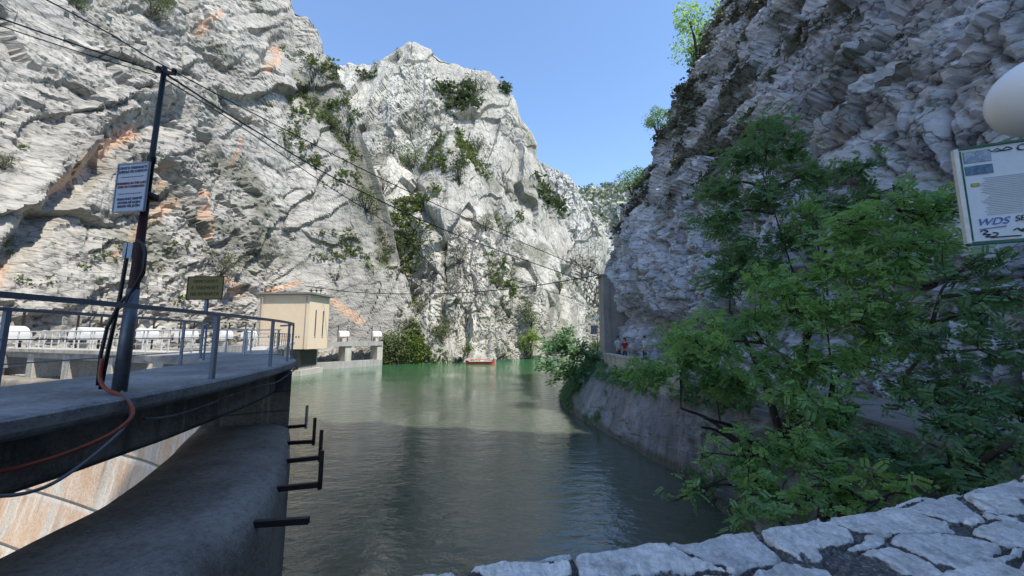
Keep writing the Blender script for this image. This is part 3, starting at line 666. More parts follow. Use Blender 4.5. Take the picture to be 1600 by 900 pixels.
k.bar((-3.6, -2.85, 3.2), (-3.6, -2.85, 12.3), .07, .07, up=(0, 1, 0)); k.bar((-3.05, -2.85, 3.2), (-3.05, -2.85, 12.3), .07, .07, up=(0, 1, 0)); k.build('ladder', M_pale, hut)
k = MB()
for x in (1.6, 2.4, 3.1): k.bar((x, 1.0, 11.1), (x, 1.0, 12.1), .07, .07, up=(0, 1, 0)); k.box((x, 1, 11.75), (.2, .2, .25))
k.bar((1.2, 1, 11.8), (3.5, 1, 11.8), .08, .08); k.build('insulator_rack', M_dark, hut)
k = MB(); k.box((-.6, .1, .2), (6.0, 4.4, 6.2)); k.build('base_pier', M_wallc, hut)
k = MB(); k.box((1.2, -.4, 2.2), (2.6, 4.6, 2.2)); k.build('gate_opening', M_hole, hut)
k = MB(); k.box((-.4, -.2, -.6), (7.2, 5.6, 2.6)); k.build('footing', M_pale, hut)

hut.scale = (.93, .93, .96)
k = MB(); k.tube([(3.2, -2.56, 3.5), (3.2, -2.56, 10.6)], .05, 8); k.build('downpipe', M_wallc, hut)
# ------------------------------------------------------------------ intake platform with white gate hoists
def platform(label, a, b, ztop, npil, hoists, hs):
    root = empty('intake_platform', (0, 0, 0), label=label, cat='intake structure')
    a, b = Vector(a), Vector(b); d = (b-a).normalized(); rz = math.atan2(d.y, d.x)
    k = MB(); k.bar(a+Vector((0, 0, ztop-.35)), b+Vector((0, 0, ztop-.35)), 2.4, .7); k.build('beam', M_wallc, root)
    for s in np.linspace(.03, .97, npil):
        p = a.lerp(b, s); k = MB(); k.box((p.x, p.y, (ztop-.7-3)/2), (1.1, 2.0, ztop-.7+3), rz=rz); k.build('pillar', M_pale, root, bevel=.04)
    k = MB(); k.bar(a+Vector((0, 0, .2)), b+Vector((0, 0, .2)), 2.2, 1.6); k.build('sill_wall', M_wallc, root)
    for h in hoists:
        p = a.lerp(b, h); k = MB(); c_ = Vector((p.x, p.y, ztop+.75+hs*.3))
        n_ = 14; vs = []
        for e in (-1, 1):
            for q in range(n_):
                an = math.pi*q/(n_-1); vs.append(c_+d*(e*hs*.55)+Vector((-d.y, d.x, 0))*math.cos(an)*hs*.34+Vector((0, 0, math.sin(an)*hs*.34)))
            vs.append(c_+d*(e*hs*.55)+Vector((d.y, -d.x, 0))*hs*.34+Vector((0, 0, -.25*hs))); vs.append(c_+d*(e*hs*.55)-Vector((d.y, -d.x, 0))*hs*.34+Vector((0, 0, -.25*hs)))
        nn2 = n_+2
        fs = [tuple(range(nn2)), tuple(range(2*nn2-1, nn2-1, -1))]+[(q, (q+1) % nn2, nn2+(q+1) % nn2, nn2+q) for q in range(nn2)]
        k.add(vs, fs); hh_ = k.build('gate_hoist', M_white, root)
        k = MB(); k.box((p.x, p.y, ztop+.3), (.55, .7, .62), rz=rz); k.build('hoist_base', M_pale, hh_)
        for e in (-.8, .8):
            k = MB(); q2 = p+d*e; k.bar((q2.x, q2.y, ztop), (q2.x, q2.y, ztop+2.6), .09, .09, up=(0, 1, 0)); k.build('gate_stem', M_dark, hh_)
    return root
platform('long concrete gate platform with a row of white hoist covers left of the hut', (-30, 21, 0), (-31.5, 49, 0), 3.9, 6, (.07, .24, .40, .56, .74, .9), 1.5)
platform('small concrete sluice on pillars with two white boxes right of the hut', (-30.5, 57.5, 0), (-23.2, 67.5, 0), 4.1, 3, (.46, .95), 1.5)
# rubble slope under the platform
nx, ny = 220, 70; xs = np.linspace(0, 1, nx)[:, None]; ys = np.linspace(0, 1, ny)[None]
cA = np.array([(-42., 12.), (-41, 30), (-40, 56), (-30, 69)]); cB = np.array([(-27.5, 12.), (-27, 30), (-28, 56), (-22, 66)])
ca, cb = spline(cA, nx), spline(cB, nx)
Pz = np.zeros((nx, ny, 3)); Pz[..., :2] = ca[:, None]*(1-ys[..., None])+cb[:, None]*ys[..., None]; Pz[..., 2] = 4.4-5.8*ys**1.2
f1, e1 = facets(Pz*.8+fbm(Pz*.5, 2, 3)[..., None]*.6, 501, 1, .6); f2, e2 = facets(Pz*2.1, 502, 1, .5)
Pz[..., 2] += f1*.8+f2*.28; Pz[..., 0] += f2*.2
o = link('rubble_slope', gridmesh('rubble_slope', Pz, False, False, {'stain': Pz[..., 2]*0, 'lichen': Pz[..., 2]*0}), M_A); tag(o, kind='structure')

# ------------------------------------------------------------------ lettering helper
def lettering(text, size, mat, parent, loc, rot, name='lettering', align='CENTER', shear=0, bold=0.):
    cu = bpy.data.curves.new(name, 'FONT'); cu.body = text; cu.size = size; cu.align_x = align; cu.align_y = 'CENTER'; cu.extrude = .0015; cu.shear = shear; cu.offset = bold
    cu.space_line = 1.1
    ob = bpy.data.objects.new(name, cu); C.objects.link(ob); bpy.context.view_layer.update()
    me = bpy.data.meshes.new_from_object(ob.evaluated_get(bpy.context.evaluated_depsgraph_get())); bpy.data.objects.remove(ob)
    me.materials.clear(); o = link(name, me, mat, parent); o.location = loc; o.rotation_euler = rot; return o

# ------------------------------------------------------------------ pole with the white notice
pb = atz(186, 612, 4.31); ptop = aty(250, 105, pb.y); px_, py_ = pb.x, pb.y
pole = empty('utility_pole', (px_, py_, 4.3), label='tall steel utility pole, dark green on top and rusty below, on the near footbridge railing', cat='pole')
pole.rotation_euler = (0, R_(1.0), 0)
zt = ptop.z-4.3
k = MB(); k.tube([(0, 0, 0), (0, 0, 1.3)], [.076, .066], 16); k.build('lower_tube', M_pole, pole, True)
k = MB(); k.tube([(0, 0, 1.3), (0, 0, 1.32), (0, 0, 2.4)], [.066, .056, .044], 16); k.build('rusty_tube', M_rust, pole, True)
k = MB(); k.tube([(0, 0, 2.4), (0, 0, 3.0), (0, 0, 3.02), (0, 0, 3.1), (0, 0, 3.12), (0, 0, zt)], [.038, .038, .048, .048, .033, .031], 14); k.build('upper_tube', M_green, pole, True)
k = MB(); k.tube([(-.12, -.02, 1.9), (-.13, -.03, 1.2), (-.15, -.06, .5), (-.13, -.1, .05)], .022, 8); k.build('conduit', M_green, pole, True)
k = MB(); k.tube([(.08, -.05, 1.9), (.15, -.06, 1.75), (.16, -.06, 1.5), (.09, -.08, 1.3), (-.02, -.13, 1.1), (-.12, -.14, .8), (-.15, -.14, .45), (-.13, -.14, .1)], .019, 8); k.build('loose_conduit', M_black, pole, True)
k = MB(); k.box((0, -.02, 3.0-.46), (.20, .18, .09)); k.sphere((-.27, -.05, 2.59), (.10, .05, .045), 14, 8); k.bar((-.2, -.04, 2.57), (0, -.04, 2.54), .03, .03); k.build('lamp_head', M_dark, pole, True)
k = MB(); k.bar((-.10, 0, zt-.06), (.16, 0, zt-.10), .03, .04); k.sphere((.14, 0, zt-.05), .035, 10, 6); k.sphere((-.08, 0, zt-.02), .035, 10, 6); k.build('insulator_arm', M_dark, pole)
k = MB(); k.box((-.11, -.03, 1.8), (.12, .02, .20)); k.build('small_plate', mat_simple('pale_plate', (.42, .50, .58), .5), pole)
# notice board (facing the camera, slightly turned)
ns = aty(206, 293, py_-.16)
notice = empty('notice_board', ns, R_(-10), label='white rectangular notice with three blocks of small text fixed to the tall pole', cat='notice')
sw_, sh_ = .50, .66
k = MB(); k.box((0, 0, 0), (sw_, .02, sh_)); k.build('panel', mat_simple('notice_white', (.46, .52, .60), .4, 0, .08, 3, 0), notice, bevel=.004)
k = MB()
for z_, s_ in ((sh_/2-.008, 0), (-sh_/2+.008, 0)): k.box((0, -.012, z_), (sw_, .012, .016))
for x_ in (-sw_/2+.008, sw_/2-.008): k.box((x_, -.012, 0), (.016, .012, sh_-.034))
k.build('frame', mat_simple('notice_frame', (.30, .34, .42), .4), notice)
M_ink = flat('red_ink', (.16, .05, .07), .6); M_ink2 = flat('blue_ink', (.07, .08, .17), .6)
lettering('СТРОГО ЗАБРАНЕТО\nКАПЕЊЕ ВО ЕЗЕРОТО', .046, M_ink2, notice, (0, -.014, .235), (math.pi/2, 0, 0), bold=.001)
lettering('SWIMMING IN THE LAKE\nSTRICTLY FORBIDDEN', .042, M_ink, notice, (0, -.014, .03), (math.pi/2, 0, 0), bold=.001)
lettering('NDALOHET RREPTË\nNOTIMI NË LIQEN\nRREZIK PËR JETËN', .044, M_ink2, notice, (0, -.014, -.205), (math.pi/2, 0, 0), bold=.001)
k = MB(); k.box((0, -.012, .14), (.36, .006, .006)); k.box((0, -.012, -.085), (.36, .006, .006)); k.build('ruled_lines', M_ink2, notice)

# yellow warning sign on the rear railing
ys_ = aty(321, 450, 9.2)
yel = empty('warning_sign', ys_, R_(-4), label='dirty yellow rectangular warning sign with black text on the rear railing post', cat='sign')
k = MB(); k.box((0, 0, 0), (.90, .02, .56)); k.build('panel', mat_simple('sign_yellow', (.16, .14, .04), .5, 0, .15, 3, 0, dirt=(.20, .14, .04), dirtamt=.5), yel)
k = MB()
for z_ in (.275, -.275): k.box((0, -.012, z_), (.93, .016, .022))
for x_ in (-.455, .455): k.box((x_, -.012, 0), (.022, .016, .53))
k.build('frame', M_black, yel)
k = MB(); k.box((.04, .03, -.42), (.07, .05, .36)); k.build('post', M_rail, yel)
for tx, z_, s_ in (('ПРИСТАПОТ', .155, .10), ('Е ЗАБРАНЕТ', 0, .115), ('НА БРАНАТА', -.15, .115)):
    lettering(tx, s_, M_black, yel, (.0, -.014, z_), (math.pi/2, 0, 0), bold=.002)

# cables hanging from the deck edge by the pole
def cable(name, pts, r, mat, label, cat='cable', parent=None, n=60, group=None):
    if isinstance(r, tuple): r = list(np.linspace(r[0], r[1], n))
    k = MB(); k.tube([Vector(p) for p in spline(pts, n)], r, 8); o = k.build(name, mat, parent, True)
    if not parent: tag(o, label, cat, group)
    return o
def px3(lst): return [tuple(aty(u, v, Y)) for u, v, Y in lst]
cable('cable', px3([(160, 560, 4.72), (156, 590, 4.7), (166, 608, 4.66), (192, 619, 4.60), (206, 636, 4.50), (203, 655, 4.40), (170, 680, 4.2), (110, 706, 3.95), (50, 725, 3.7), (-10, 738, 3.5), (-120, 745, 3.1)]), .021, M_redc, 'thick red-orange cable looping from the foot of the tall pole along the girder')
cable('cable', px3([(190, 612, 4.62), (204, 632, 4.52), (200, 660, 4.40), (160, 700, 4.05), (100, 745, 3.65), (50, 768, 3.45), (-10, 775, 3.3), (-100, 765, 3.0)]), .016, M_greyc, 'grey cable sagging below the red-orange cable under the footbridge')
cable('cable', px3([(215, 375, 4.75), (227, 388, 4.7), (224, 420, 4.7), (208, 450, 4.7), (192, 480, 4.68)]), .014, M_black, 'short black conduit bulging right of the pole beneath the notice')

# overhead wires
far_pt = [(930, 432, 60), (935, 470, 64), (900, 440, 66)]
zt_w = (px_, py_, 4.3+zt)
def wire(pts, r, label, n=60): return cable('overhead_wire', pts, r, M_black, label, 'wire', n=n)
wire(px3([(-60, 5, 3.3), (0, 28, 3.6), (120, 70, 4.2), (246, 112, 4.85)]), .009, 'upper black wire from the left edge of the photo to the pole top')
wire(px3([(-60, 18, 3.3), (0, 40, 3.6), (120, 80, 4.2), (244, 118, 4.85)]), .006, 'lower thin black wire from the left edge of the photo to the pole top')
wire(px3([(250, 110, 4.85), (400, 205, 7.5), (560, 297, 12), (740, 377, 20), (930, 445, 36)]), (.014, .040), 'thick black cable running from the pole top down across the gorge')
wire(px3([(252, 120, 4.85), (380, 200, 7.5), (560, 320, 12.5), (720, 408, 20), (905, 470, 36)]), (.009, .026), 'lowest thin wire running from the pole top down across the gorge')
wire(px3([(50, -12, 4.5), (160, 46, 5.5), (260, 105, 6.6), (450, 205, 9.5), (640, 300, 15), (800, 372, 24), (938, 430, 36.4)]), (.010, .034), 'highest black wire crossing the gorge from the top left corner without touching the pole')
wire(px3([(478, 447, 53), (560, 457, 51), (680, 459, 47), (800, 451, 42), (900, 436, 38), (944, 428, 36.4)]), .05, 'sagging black cable strung over the water from the hut to the concrete tower')

# ------------------------------------------------------------------ right bank: concrete tower, parapet, lamps, people
k = MB(); c1 = aty(945, 540, 36.2); k.box((c1.x+1.3, 37.2, 6.8), (2.6, 2.0, 7.8)); tw = k.build('concrete_tower', M_wallc, None, bevel=.03)
tag(tw, 'plain grey concrete tower standing against the cliff where the path turns', 'tower')
k = MB(); k.box((c1.x+1.2, 37.2, 10.78), (2.9, 2.3, .14)); k.build('coping', M_wallc, tw)
far_par = empty('parapet', (0, 0, 0), label='weathered grey concrete parapet beside the path below the two tourists', cat='parapet')
pcv = spline([(7.1, 33.5), (6.55, 30), (6.25, 26.4)], 30)
sweep(pcv, [(-.13, 3.0), (-.13, 3.45), (.13, 3.45), (.13, 3.0)], 'low_kerb', M_wallc, far_par)
pcv = spline([(6.2, 25.6), (6.22, 22), (6.35, 19), (6.8, 15.6)], 50)
sweep(pcv, [(-.16, 2.35), (-.16, 3.78), (-.2, 3.78), (-.2, 3.9), (.2, 3.9), (.2, 3.78), (.16, 3.78), (.16, 2.35), (-.16, 2.35)], 'wall', M_pale, far_par, disp=.015)
def lamp_post(name, loc, hp, rg, label, group='globe lamps on posts along the path'):
    root = empty(name, loc, 0, label, 'street lamp', group)
    k = MB(); k.tube([(0, 0, 0), (0, 0, .25), (0, 0, .28), (0, 0, hp)], [.06, .06, .035, .03], 12); k.build('post', M_green, root, True)
    k = MB(); k.tube([(0, 0, hp), (0, 0, hp+.05)], [.07, .07], 14); k.build('collar', M_dark, root, True)
    k = MB(); k.sphere((0, 0, hp+.04+rg), rg, 40, 24); k.build('globe', M_glass, root, True); return root
gp = aty(1633, 149, 2.12)
lamp_post('street_lamp', (gp.x, gp.y, 3.22), gp.z-.275-3.22, .235, 'big white globe lamp cut by the right edge of the photo')
lp = aty(934, 552, 33.0); lg = aty(932, 498, 33.0)
lamp_post('street_lamp', (lp.x, lp.y, 3.22), lg.z-.26-3.22, .22, 'small distant globe lamp on a thin post beside the concrete tower')
bd = empty('sign_board', (lp.x-.30, lp.y-.02, lg.z-.95), 0, 'small dark sign board hanging left of the distant lamp post', 'sign')
k = MB(); k.box((0, 0, 0), (.48, .04, .72)); k.build('panel', mat_simple('sign_grey', (.20, .22, .26), .5), bd)
k = MB(); k.bar((.1, 0, .3), (.32, 0, .3), .03, .03); k.bar((.1, 0, -.3), (.32, 0, -.3), .03, .03); k.build('clamp', M_dark, bd)

# information board on the near lamp post
tl, bl = aty(1492, 237, 2.22), aty(1512, 380, 2.22)
tr_ = aty(1640, 227, 2.06)
bx = Vector((tl.x, tl.y, 0)); ex = Vector((tr_.x-tl.x, tr_.y-tl.y, 0)); brz = math.atan2(ex.y, ex.x); bh = tl.z-bl.z; bw = .70
info = empty('information_board', (tl.x, tl.y, bl.z), brz, 'white information board with pictures, graffiti and a green-edged frame under the big globe lamp', 'information board')
k = MB(); k.box((bw/2, 0, bh/2), (bw, .012, bh)); k.build('panel', mat_simple('board_white', (.62, .66, .72), .35, 0, .10, 5, 0, dirt=(.50, .55, .60), dirtamt=.4), info)
M_gf = mat_simple('board_green', (.03, .13, .08), .5)
k = MB(); k.box((bw/2, -.006, bh+.006), (bw+.02, .03, .012)); k.box((bw/2, -.006, -.006), (bw+.02, .03, .018)); k.box((bw+.006, -.006, bh/2), (.012, .03, bh+.03)); k.build('frame', M_gf, info)
k = MB(); k.box((-.006, -.006, bh/2), (.02, .032, bh+.01)); k.build('edge_strip', mat_simple('board_edge', (.75, .75, .70), .5), info)
k = MB(); k.box((.016, -.012, bh/2), (.005, .004, bh-.02)); k.build('green_line', M_gf, info)
M_ph = mat_simple('printed_photo', (.16, .24, .38), .4, 0, .9, 30, 0, dirt=(.42, .48, .52), dirtamt=1.)
M_ph2 = mat_simple('printed_photo_dark', (.03, .08, .20), .4, 0, .9, 40, 0, dirt=(.12, .25, .30), dirtamt=1.)
k = MB(); k.box((.085, -.0095, bh-.052), (.115, .006, .07)); k.build('picture', M_ph, info)
k = MB(); k.box((.085, -.0095, bh-.135), (.115, .006, .055)); k.build('picture', M_ph2, info)
k = MB(); k.box((.060, -.0095, bh-.225), (.034, .006, .02)); k.build('emblem', mat_simple('emblem_green', (.14, .30, .08), .5, 0, .8, 60, 0, dirt=(.5, .45, .1), dirtamt=1), info)
k = MB(); k.tube([(.33, -.006, bh-.20), (.33, -.0115, bh-.20)], .037, 24); k.build('roundel', M_ph2, info)
M_pr = flat('faint_print', (.50, .54, .60), .6); M_mk = flat('black_marker', (.02, .02, .03), .5); M_bl = flat('blue_marker', (.06, .14, .42), .5)
k = MB(); zl = bh-.19
while zl > .15:
    k.box((.19+random.uniform(-.01, .01), -.0092, zl), (.20+random.uniform(-.03, .03), .005, .0022)); zl -= .0105
k.build('printed_text', M_pr, info)
lettering('CUM', .055, M_mk, info, (.245, -.012, bh-.032), (math.pi/2, .1, 0), 'graffiti', 'LEFT', .2)
lettering('yma', .055, M_bl, info, (.27, -.012, bh-.098), (math.pi/2, -.1, 0), 'graffiti', 'LEFT', .3)
lettering('WDS', .058, M_bl, info, (.04, -.012, .115), (math.pi/2, 0, 0), 'graffiti', 'LEFT', .35)
lettering('SERJ', .045, M_mk, info, (.195, -.012, .12), (math.pi/2, -.05, 0), 'graffiti', 'LEFT', .2)
k = MB(); k.bar((.05, -.012, .075), (.16, -.012, .083), .004, .004); k.build('graffiti', M_bl, info)
def scrib(name, pts, r, mat):
    k = MB(); k.tube([(x, -.0125, z) for x, z in spline(pts, 60)], r, 5); k.build(name, mat, info)
scrib('graffiti', [(.13, bh-.02), (.15, bh-.035), (.17, bh-.022), (.19, bh-.035), (.21, bh-.02), (.23, bh-.036), (.16, bh-.038)], .0025, M_mk)
scrib('graffiti', [(.185, .055), (.20, .065), (.215, .05), (.235, .066), (.25, .05), (.27, .066), (.29, .052), (.32, .066), (.34, .05)], .0032, M_mk)
scrib('graffiti', [(.05, .06), (.065, .07), (.08, .058), (.06, .045), (.09, .04), (.07, .028), (.11, .03), (.12, .045), (.10, .05)], .003, M_mk)
k = MB(); k.box((.245, -.012, .052), (.06, .004, .016)); k.box((.15, -.012, .022), (.12, .004, .006)); k.build('graffiti', M_mk, info)
k = MB(); k.bar((.5, .03, bh*.8), (bw, .03, bh*.8), .02, .02); k.build('clamp', M_dark, info)

# ---- near stone parapet
PW = [(-6, 1.1), (-3, 1.2), (-.6, 1.35), (-.21, 1.40), (0, 1.44), (.69, 1.59), (1.16, 1.71), (1.79, 1.90), (2.93, 2.30), (4.2, 3.0), (5.4, 4.2)]
n1_, m1_ = 1500, 150
full = spline(PW, 900); keep = full[(full[:, 0] > -1.3) & (full[:, 0] < 4.4)]
pc = spline(keep[::12].tolist(), n1_)
tn = np.gradient(pc, axis=0); tn /= np.linalg.norm(tn, axis=1, keepdims=True); nmr = np.stack([tn[:, 1], -tn[:, 0]], -1)  # inward (towards camera)
sL = np.r_[0, np.cumsum(np.linalg.norm(np.diff(pc, axis=0), axis=1))]
cc = np.linspace(0, .58, m1_-30)
def stone_field(s, c):
    p0 = np.stack([s, c, s*0], -1)
    wv = np.stack([fbm(p0*5, 3, 601), fbm(p0*5, 3, 602), p0[..., 2]], -1)*.045
    q = p0+wv
    row = np.floor(q[..., 1]/.205)
    jit = h01(hsh(row.astype(np.int64), row.astype(np.int64)*0, row.astype(np.int64)*0, 9))
    k1 = np.stack([(q[..., 0]+jit*.7)/.36, q[..., 1]/.205, q[..., 2]], -1); k1[..., 2] = .5
    f, e = facets(k1, 611, .15, .3); return f, e
sg, cg = np.meshgrid(sL, cc, indexing='ij')
f, e = stone_field(sg, cg)
p0 = np.stack([sg, cg, sg*0], -1)
mort = np.clip((fbm(p0*3.4, 5, 620, .6)-.04)*4, 0, 1)*np.clip((cg-.13)/.08, 0, 1)*np.clip((.62-cg)/.15, 0, 1)
jt = np.clip((.11-e)/.07, 0, 1); jt = np.maximum(jt, mort)
hgt = (1-jt)*(.028+.020*f)+.010*fbm(p0*26, 4, 630)*(.35+jt)+.010*fbm(p0*7, 3, 631)+(1-jt)*.006*facets(p0*np.array([14, 34, 1]), 632, 1, .5)[0]
edgeround = -.03*np.clip(1-cg/.05, 0, 1)**2-.03*np.clip(1-(.58-cg)/.05, 0, 1)**2
top3 = np.zeros((n1_, m1_, 3)); a0, a1 = 15, m1_-15
outj = .022*fbm(np.stack([sg, sg*0, sg*0], -1)*4., 3, 640)*np.clip(1-cg/.1, 0, 1)
top3[:, a0:a1, :2] = pc[:, None]+nmr[:, None]*(cg+outj)[..., None]; top3[:, a0:a1, 2] = 4.212+hgt+edgeround
att = np.ones((n1_, m1_))*.6; att[:, a0:a1] = jt; tone = np.ones((n1_, m1_))*.5; tone[:, a0:a1] = np.clip(.5+f*1.3, 0, 1)
for q in range(a0):
    zz_ = (a0-q)/a0
    top3[:, q, :2] = pc+nmr*(.01+.0*zz_); top3[:, q, 2] = 4.13-zz_*(4.13+1.5)*.999
    dd_ = .03*fbm(top3[:, q]*5, 3, 650); top3[:, q, :2] -= nmr*dd_[:, None]
    top3[:, m1_-1-q, :2] = pc+nmr*.57; top3[:, m1_-1-q, 2] = 4.13-zz_*(4.13-3.2)
m, t, b = newmat('parapet_stone')
v = coords(t); n1 = noise(t, v, 9, 7, .7, .4); n2 = noise(t, v, 60, 5, .7); n3 = noise(t, coords(t, (14, 4, 4), (0, 0, .3)), 3, 5, .65)
c = ramp(t, n1, [(.3, (.42, .41, .39)), (.5, (.74, .725, .70)), (.66, (.84, .83, .80))])
c = mix(t, 1, c, ramp(t, attr(t, 'tone'), [(0, (.82, .83, .85)), (1, (1.15, 1.13, 1.1))]), 'MULTIPLY')
c = mix(t, .7, c, ramp(t, n3, [(.3, .62), (.55, 1.08)]), 'MULTIPLY')
mo = ramp(t, n2, [(.3, (.06, .055, .05)), (.55, (.13, .125, .12)), (.72, (.42, .40, .38))])
jf = ramp(t, math_(t, 'ADD', attr(t, 'joint'), math_(t, 'MULTIPLY', math_(t, 'SUBTRACT', n1, .5), 1.6)), [(.38, 0.), (.5, 1.)])
c = mix(t, jf, c, mo)
c = mix(t, .5, c, ramp(t, n2, [(.3, .45), (.6, 1.12)]), 'MULTIPLY')
t.links.new(c, b.inputs['Base Color']); b.inputs['Roughness'].default_value = .85; b.inputs['Specular IOR Level'].default_value = .3
bump(t, b, math_(t, 'ADD', n2, n1), .006)
o = link('stone_parapet', gridmesh('stone_parapet', top3, True, False, {'joint': att, 'tone': tone}), m)
tag(o, 'low stone parapet with pale flat capping stones set in dark mortar, nearest the camera', 'parapet')

# ---- people on the path
def skin_mesh(name, joints, edges, mat, parent, sub=1):
    me = bpy.data.meshes.new(name); me.from_pydata([j[0] for j in joints], edges, [])
    ob = bpy.data.objects.new(name, me); C.objects.link(ob); md = ob.modifiers.new('skin', 'SKIN')
    for sv, j in zip(me.skin_vertices[0].data if me.skin_vertices else [], joints): sv.radius = (j[1], j[2] if len(j) > 2 else j[1])
    if me.skin_vertices: me.skin_vertices[0].data[0].use_root = True
    sb = ob.modifiers.new('sub', 'SUBSURF'); sb.levels = sub; sb.render_levels = sub
    bpy.context.view_layer.update(); dg = bpy.context.evaluated_depsgraph_get()
    m2 = bpy.data.meshes.new_from_object(ob.evaluated_get(dg)); bpy.data.objects.remove(ob)
    m2.polygons.foreach_set('use_smooth', [True]*len(m2.polygons)); return link(name, m2, mat, parent)
M_skin = flat('skin', (.48, .28, .20), .55); M_hair = flat('dark_hair', (.022, .016, .013), .6)
def ensure_skin(me):
    pass
def person(loc, rz, label, shirt, trousers, longhair, h=1.72, armbend=.3, female=False):
    s = h/1.75; root = empty('person', loc, rz, label, 'person'); root.scale = (s, s, s)
    sh = .17 if female else .20
    J = [((0, 0, .95), .13, .10), ((0, 0, 1.12), .115, .09), ((0, 0, 1.32), .15, .10), ((0, 0, 1.44), .10, .08), ((0, .0, 1.52), .052, .052), ((0, .015, 1.60), .062, .075), ((0, .015, 1.68), .075, .088), ((0, .01, 1.735), .05, .06)]
    E = [(0, 1), (1, 2), (2, 3), (3, 4), (4, 5), (5, 6), (6, 7)]
    def chain(start, pts):
        prev = start
        for p in pts: J.append(p); E.append((prev, len(J)-1)); prev = len(J)-1
        return prev
    for e in (-1, 1):
        hd = chain(3, [((e*sh, 0, 1.40), .058), ((e*(sh+.05), -.02, 1.12), .042), ((e*(sh+.02), .06+armbend*.3, .96+armbend*.25), .030), ((e*(sh-.01), .10+armbend*.35, .90+armbend*.28), .032, .018)])
        b0 = J[hd][0]
        for q in range(4): chain(hd, [((b0[0]-e*.03+e*q*.02, b0[1]+.05, b0[2]-.03), .009), ((b0[0]-e*.03+e*q*.02, b0[1]+.075+.005*(q in (1, 2)), b0[2]-.055), .007)])
        chain(hd, [((b0[0]-e*.045, b0[1]+.02, b0[2]), .010), ((b0[0]-e*.06, b0[1]+.045, b0[2]-.01), .008)])
        chain(0, [((e*.09, 0, .86), .085), ((e*.10, .01, .50), .058), ((e*.10, -.02, .28), .052), ((e*.10, -.03, .08), .036), ((e*.105, .05, .04), .04, .035), ((e*.11, .14, .03), .035, .025)])
    bd_ = skin_mesh('body', J, E, M_skin, root, 1)
    k = MB()
    k.tube([(0, .09, 1.665), (0, .118, 1.635), (0, .095, 1.625)], [.008, .014, .01], 6)
    k.build('nose', M_skin, root, True)
    k = MB(); k.sphere((-.03, .088, 1.672), .010, 8, 6); k.sphere((.03, .088, 1.672), .010, 8, 6); k.build('eyes', M_black, root, True)
    k = MB(); k.box((0, .092, 1.60), (.045, .006, .010)); k.build('mouth', flat('lips', (.35, .12, .10)), root)
    k = MB(); k.sphere((-.083, .01, 1.655), (.012, .022, .032), 8, 6); k.sphere((.083, .01, 1.655), (.012, .022, .032), 8, 6); k.build('ears', M_skin, root, True)
    # clothes: the same skeleton, wider
    Js = [((0, 0, .88), .155, .125), ((0, 0, 1.12), .14, .115), ((0, 0, 1.32), .175, .125), ((0, 0, 1.44), .125, .10)]
    Es = [(0, 1), (1, 2), (2, 3)]
    for e in (-1, 1):
        n0 = len(Js); Js += [((e*sh, 0, 1.40), .078), ((e*(sh+.035), -.01, 1.20), .070)]; Es += [(3, n0), (n0, n0+1)]
    skin_mesh('shirt', Js, Es, shirt, root, 1)
    Jt = [((0, 0, .93), .145, .115), ((0, 0, .86), .12, .11)]; Et = [(0, 1)]
    for e in (-1, 1):
        n0 = len(Jt); Jt += [((e*.09, 0, .82), .10), ((e*.10, .01, .50), .075), ((e*.10, -.02, .12), .058)]; Et += [(1, n0), (n0, n0+1), (n0+1, n0+2)]
    skin_mesh('trousers', Jt, Et, trousers, root, 1)
    k = MB(); k.sphere((0, -.012, 1.70), (.093, .105, .095), 16, 10)
    if longhair: k.tube([(0, -.06, 1.72), (0, -.085, 1.58), (0, -.10, 1.42), (0, -.12, 1.27)], [.08, .095, .10, .05], 12)
    k.build('hair', M_hair, root, True)
    k = MB()
    for e in (-1, 1): k.sphere((e*.105, .05, .035), (.05, .13, .04), 12, 8)
    k.build('shoes', M_black, root, True)
    return root
M_tee = mat_simple('white_tee', (.50, .58, .70), .8); M_redt = mat_simple('red_top', (.34, .03, .03), .8); M_jean = mat_simple('denim', (.05, .07, .13), .8); M_tee2 = mat_simple('pale_shirt', (.55, .60, .70), .8)
def at_px(u, Y): return (aty(u, 540, Y).x, Y, 3.224)
person(at_px(966, 26.0), R_(200), 'person in a white t-shirt standing left of the woman in red on the path', M_tee, M_jean, False, 1.74)
person(at_px(976, 26.3), R_(150), 'person with long dark hair in a red top beside the parapet', M_redt, M_jean, True, 1.64, female=True)
person(at_px(1007, 24.5), R_(100), 'person in a pale blue-white shirt half hidden by leaves on the path', M_tee2, M_jean, False, 1.76)

# ---- boats at the far shore
bt = atz(751, 568, 0)
boat = empty('boat', (bt.x, bt.y-.5, .0), R_(3), 'long red flat boat moored at the far rocky shore', 'boat')
M_rb = mat_simple('red_hull', (.55, .07, .06), .5)
k = MB(); L = 2.6; sec = [(-L, .25, .55), (-L*.8, .7, .35), (0, .85, .32), (L*.8, .7, .35), (L, .25, .6)]
vs = []
for x, wd_, sheer in sec: vs += [(x, -wd_*.6, -.2), (x, -wd_, sheer+.1), (x, wd_, sheer+.1), (x, wd_*.6, -.2)]
fs = []
for i in range(4): a = i*4; fs += [(a, a+4, a+5, a+1), (a+3, a+2, a+6, a+7), (a, a+3, a+7, a+4)]
fs += [(0, 1, 2, 3), (16, 19, 18, 17)]
k.add(vs, fs); k.build('hull', M_rb, boat)
k = MB()
for x in (-1.3, 0, 1.3): k.box((x, 0, .36), (.25, 1.4, .05))
k.build('bench', M_white, boat)
k = MB(); k.bar((-2.0, -.8, .48), (2.0, -.8, .48), .05, .08); k.build('gunwale', M_white, boat)
k = MB(); k.box((0, .1, .72), (3.6, 1.3, .05))
for x in (-1.7, 1.7):
    for y in (-.5, .7): k.bar((x, y, .3), (x, y, .70), .05, .05, up=(0, 1, 0))
k.build('canopy', M_rb, boat)
bt = atz(788, 564, 0)
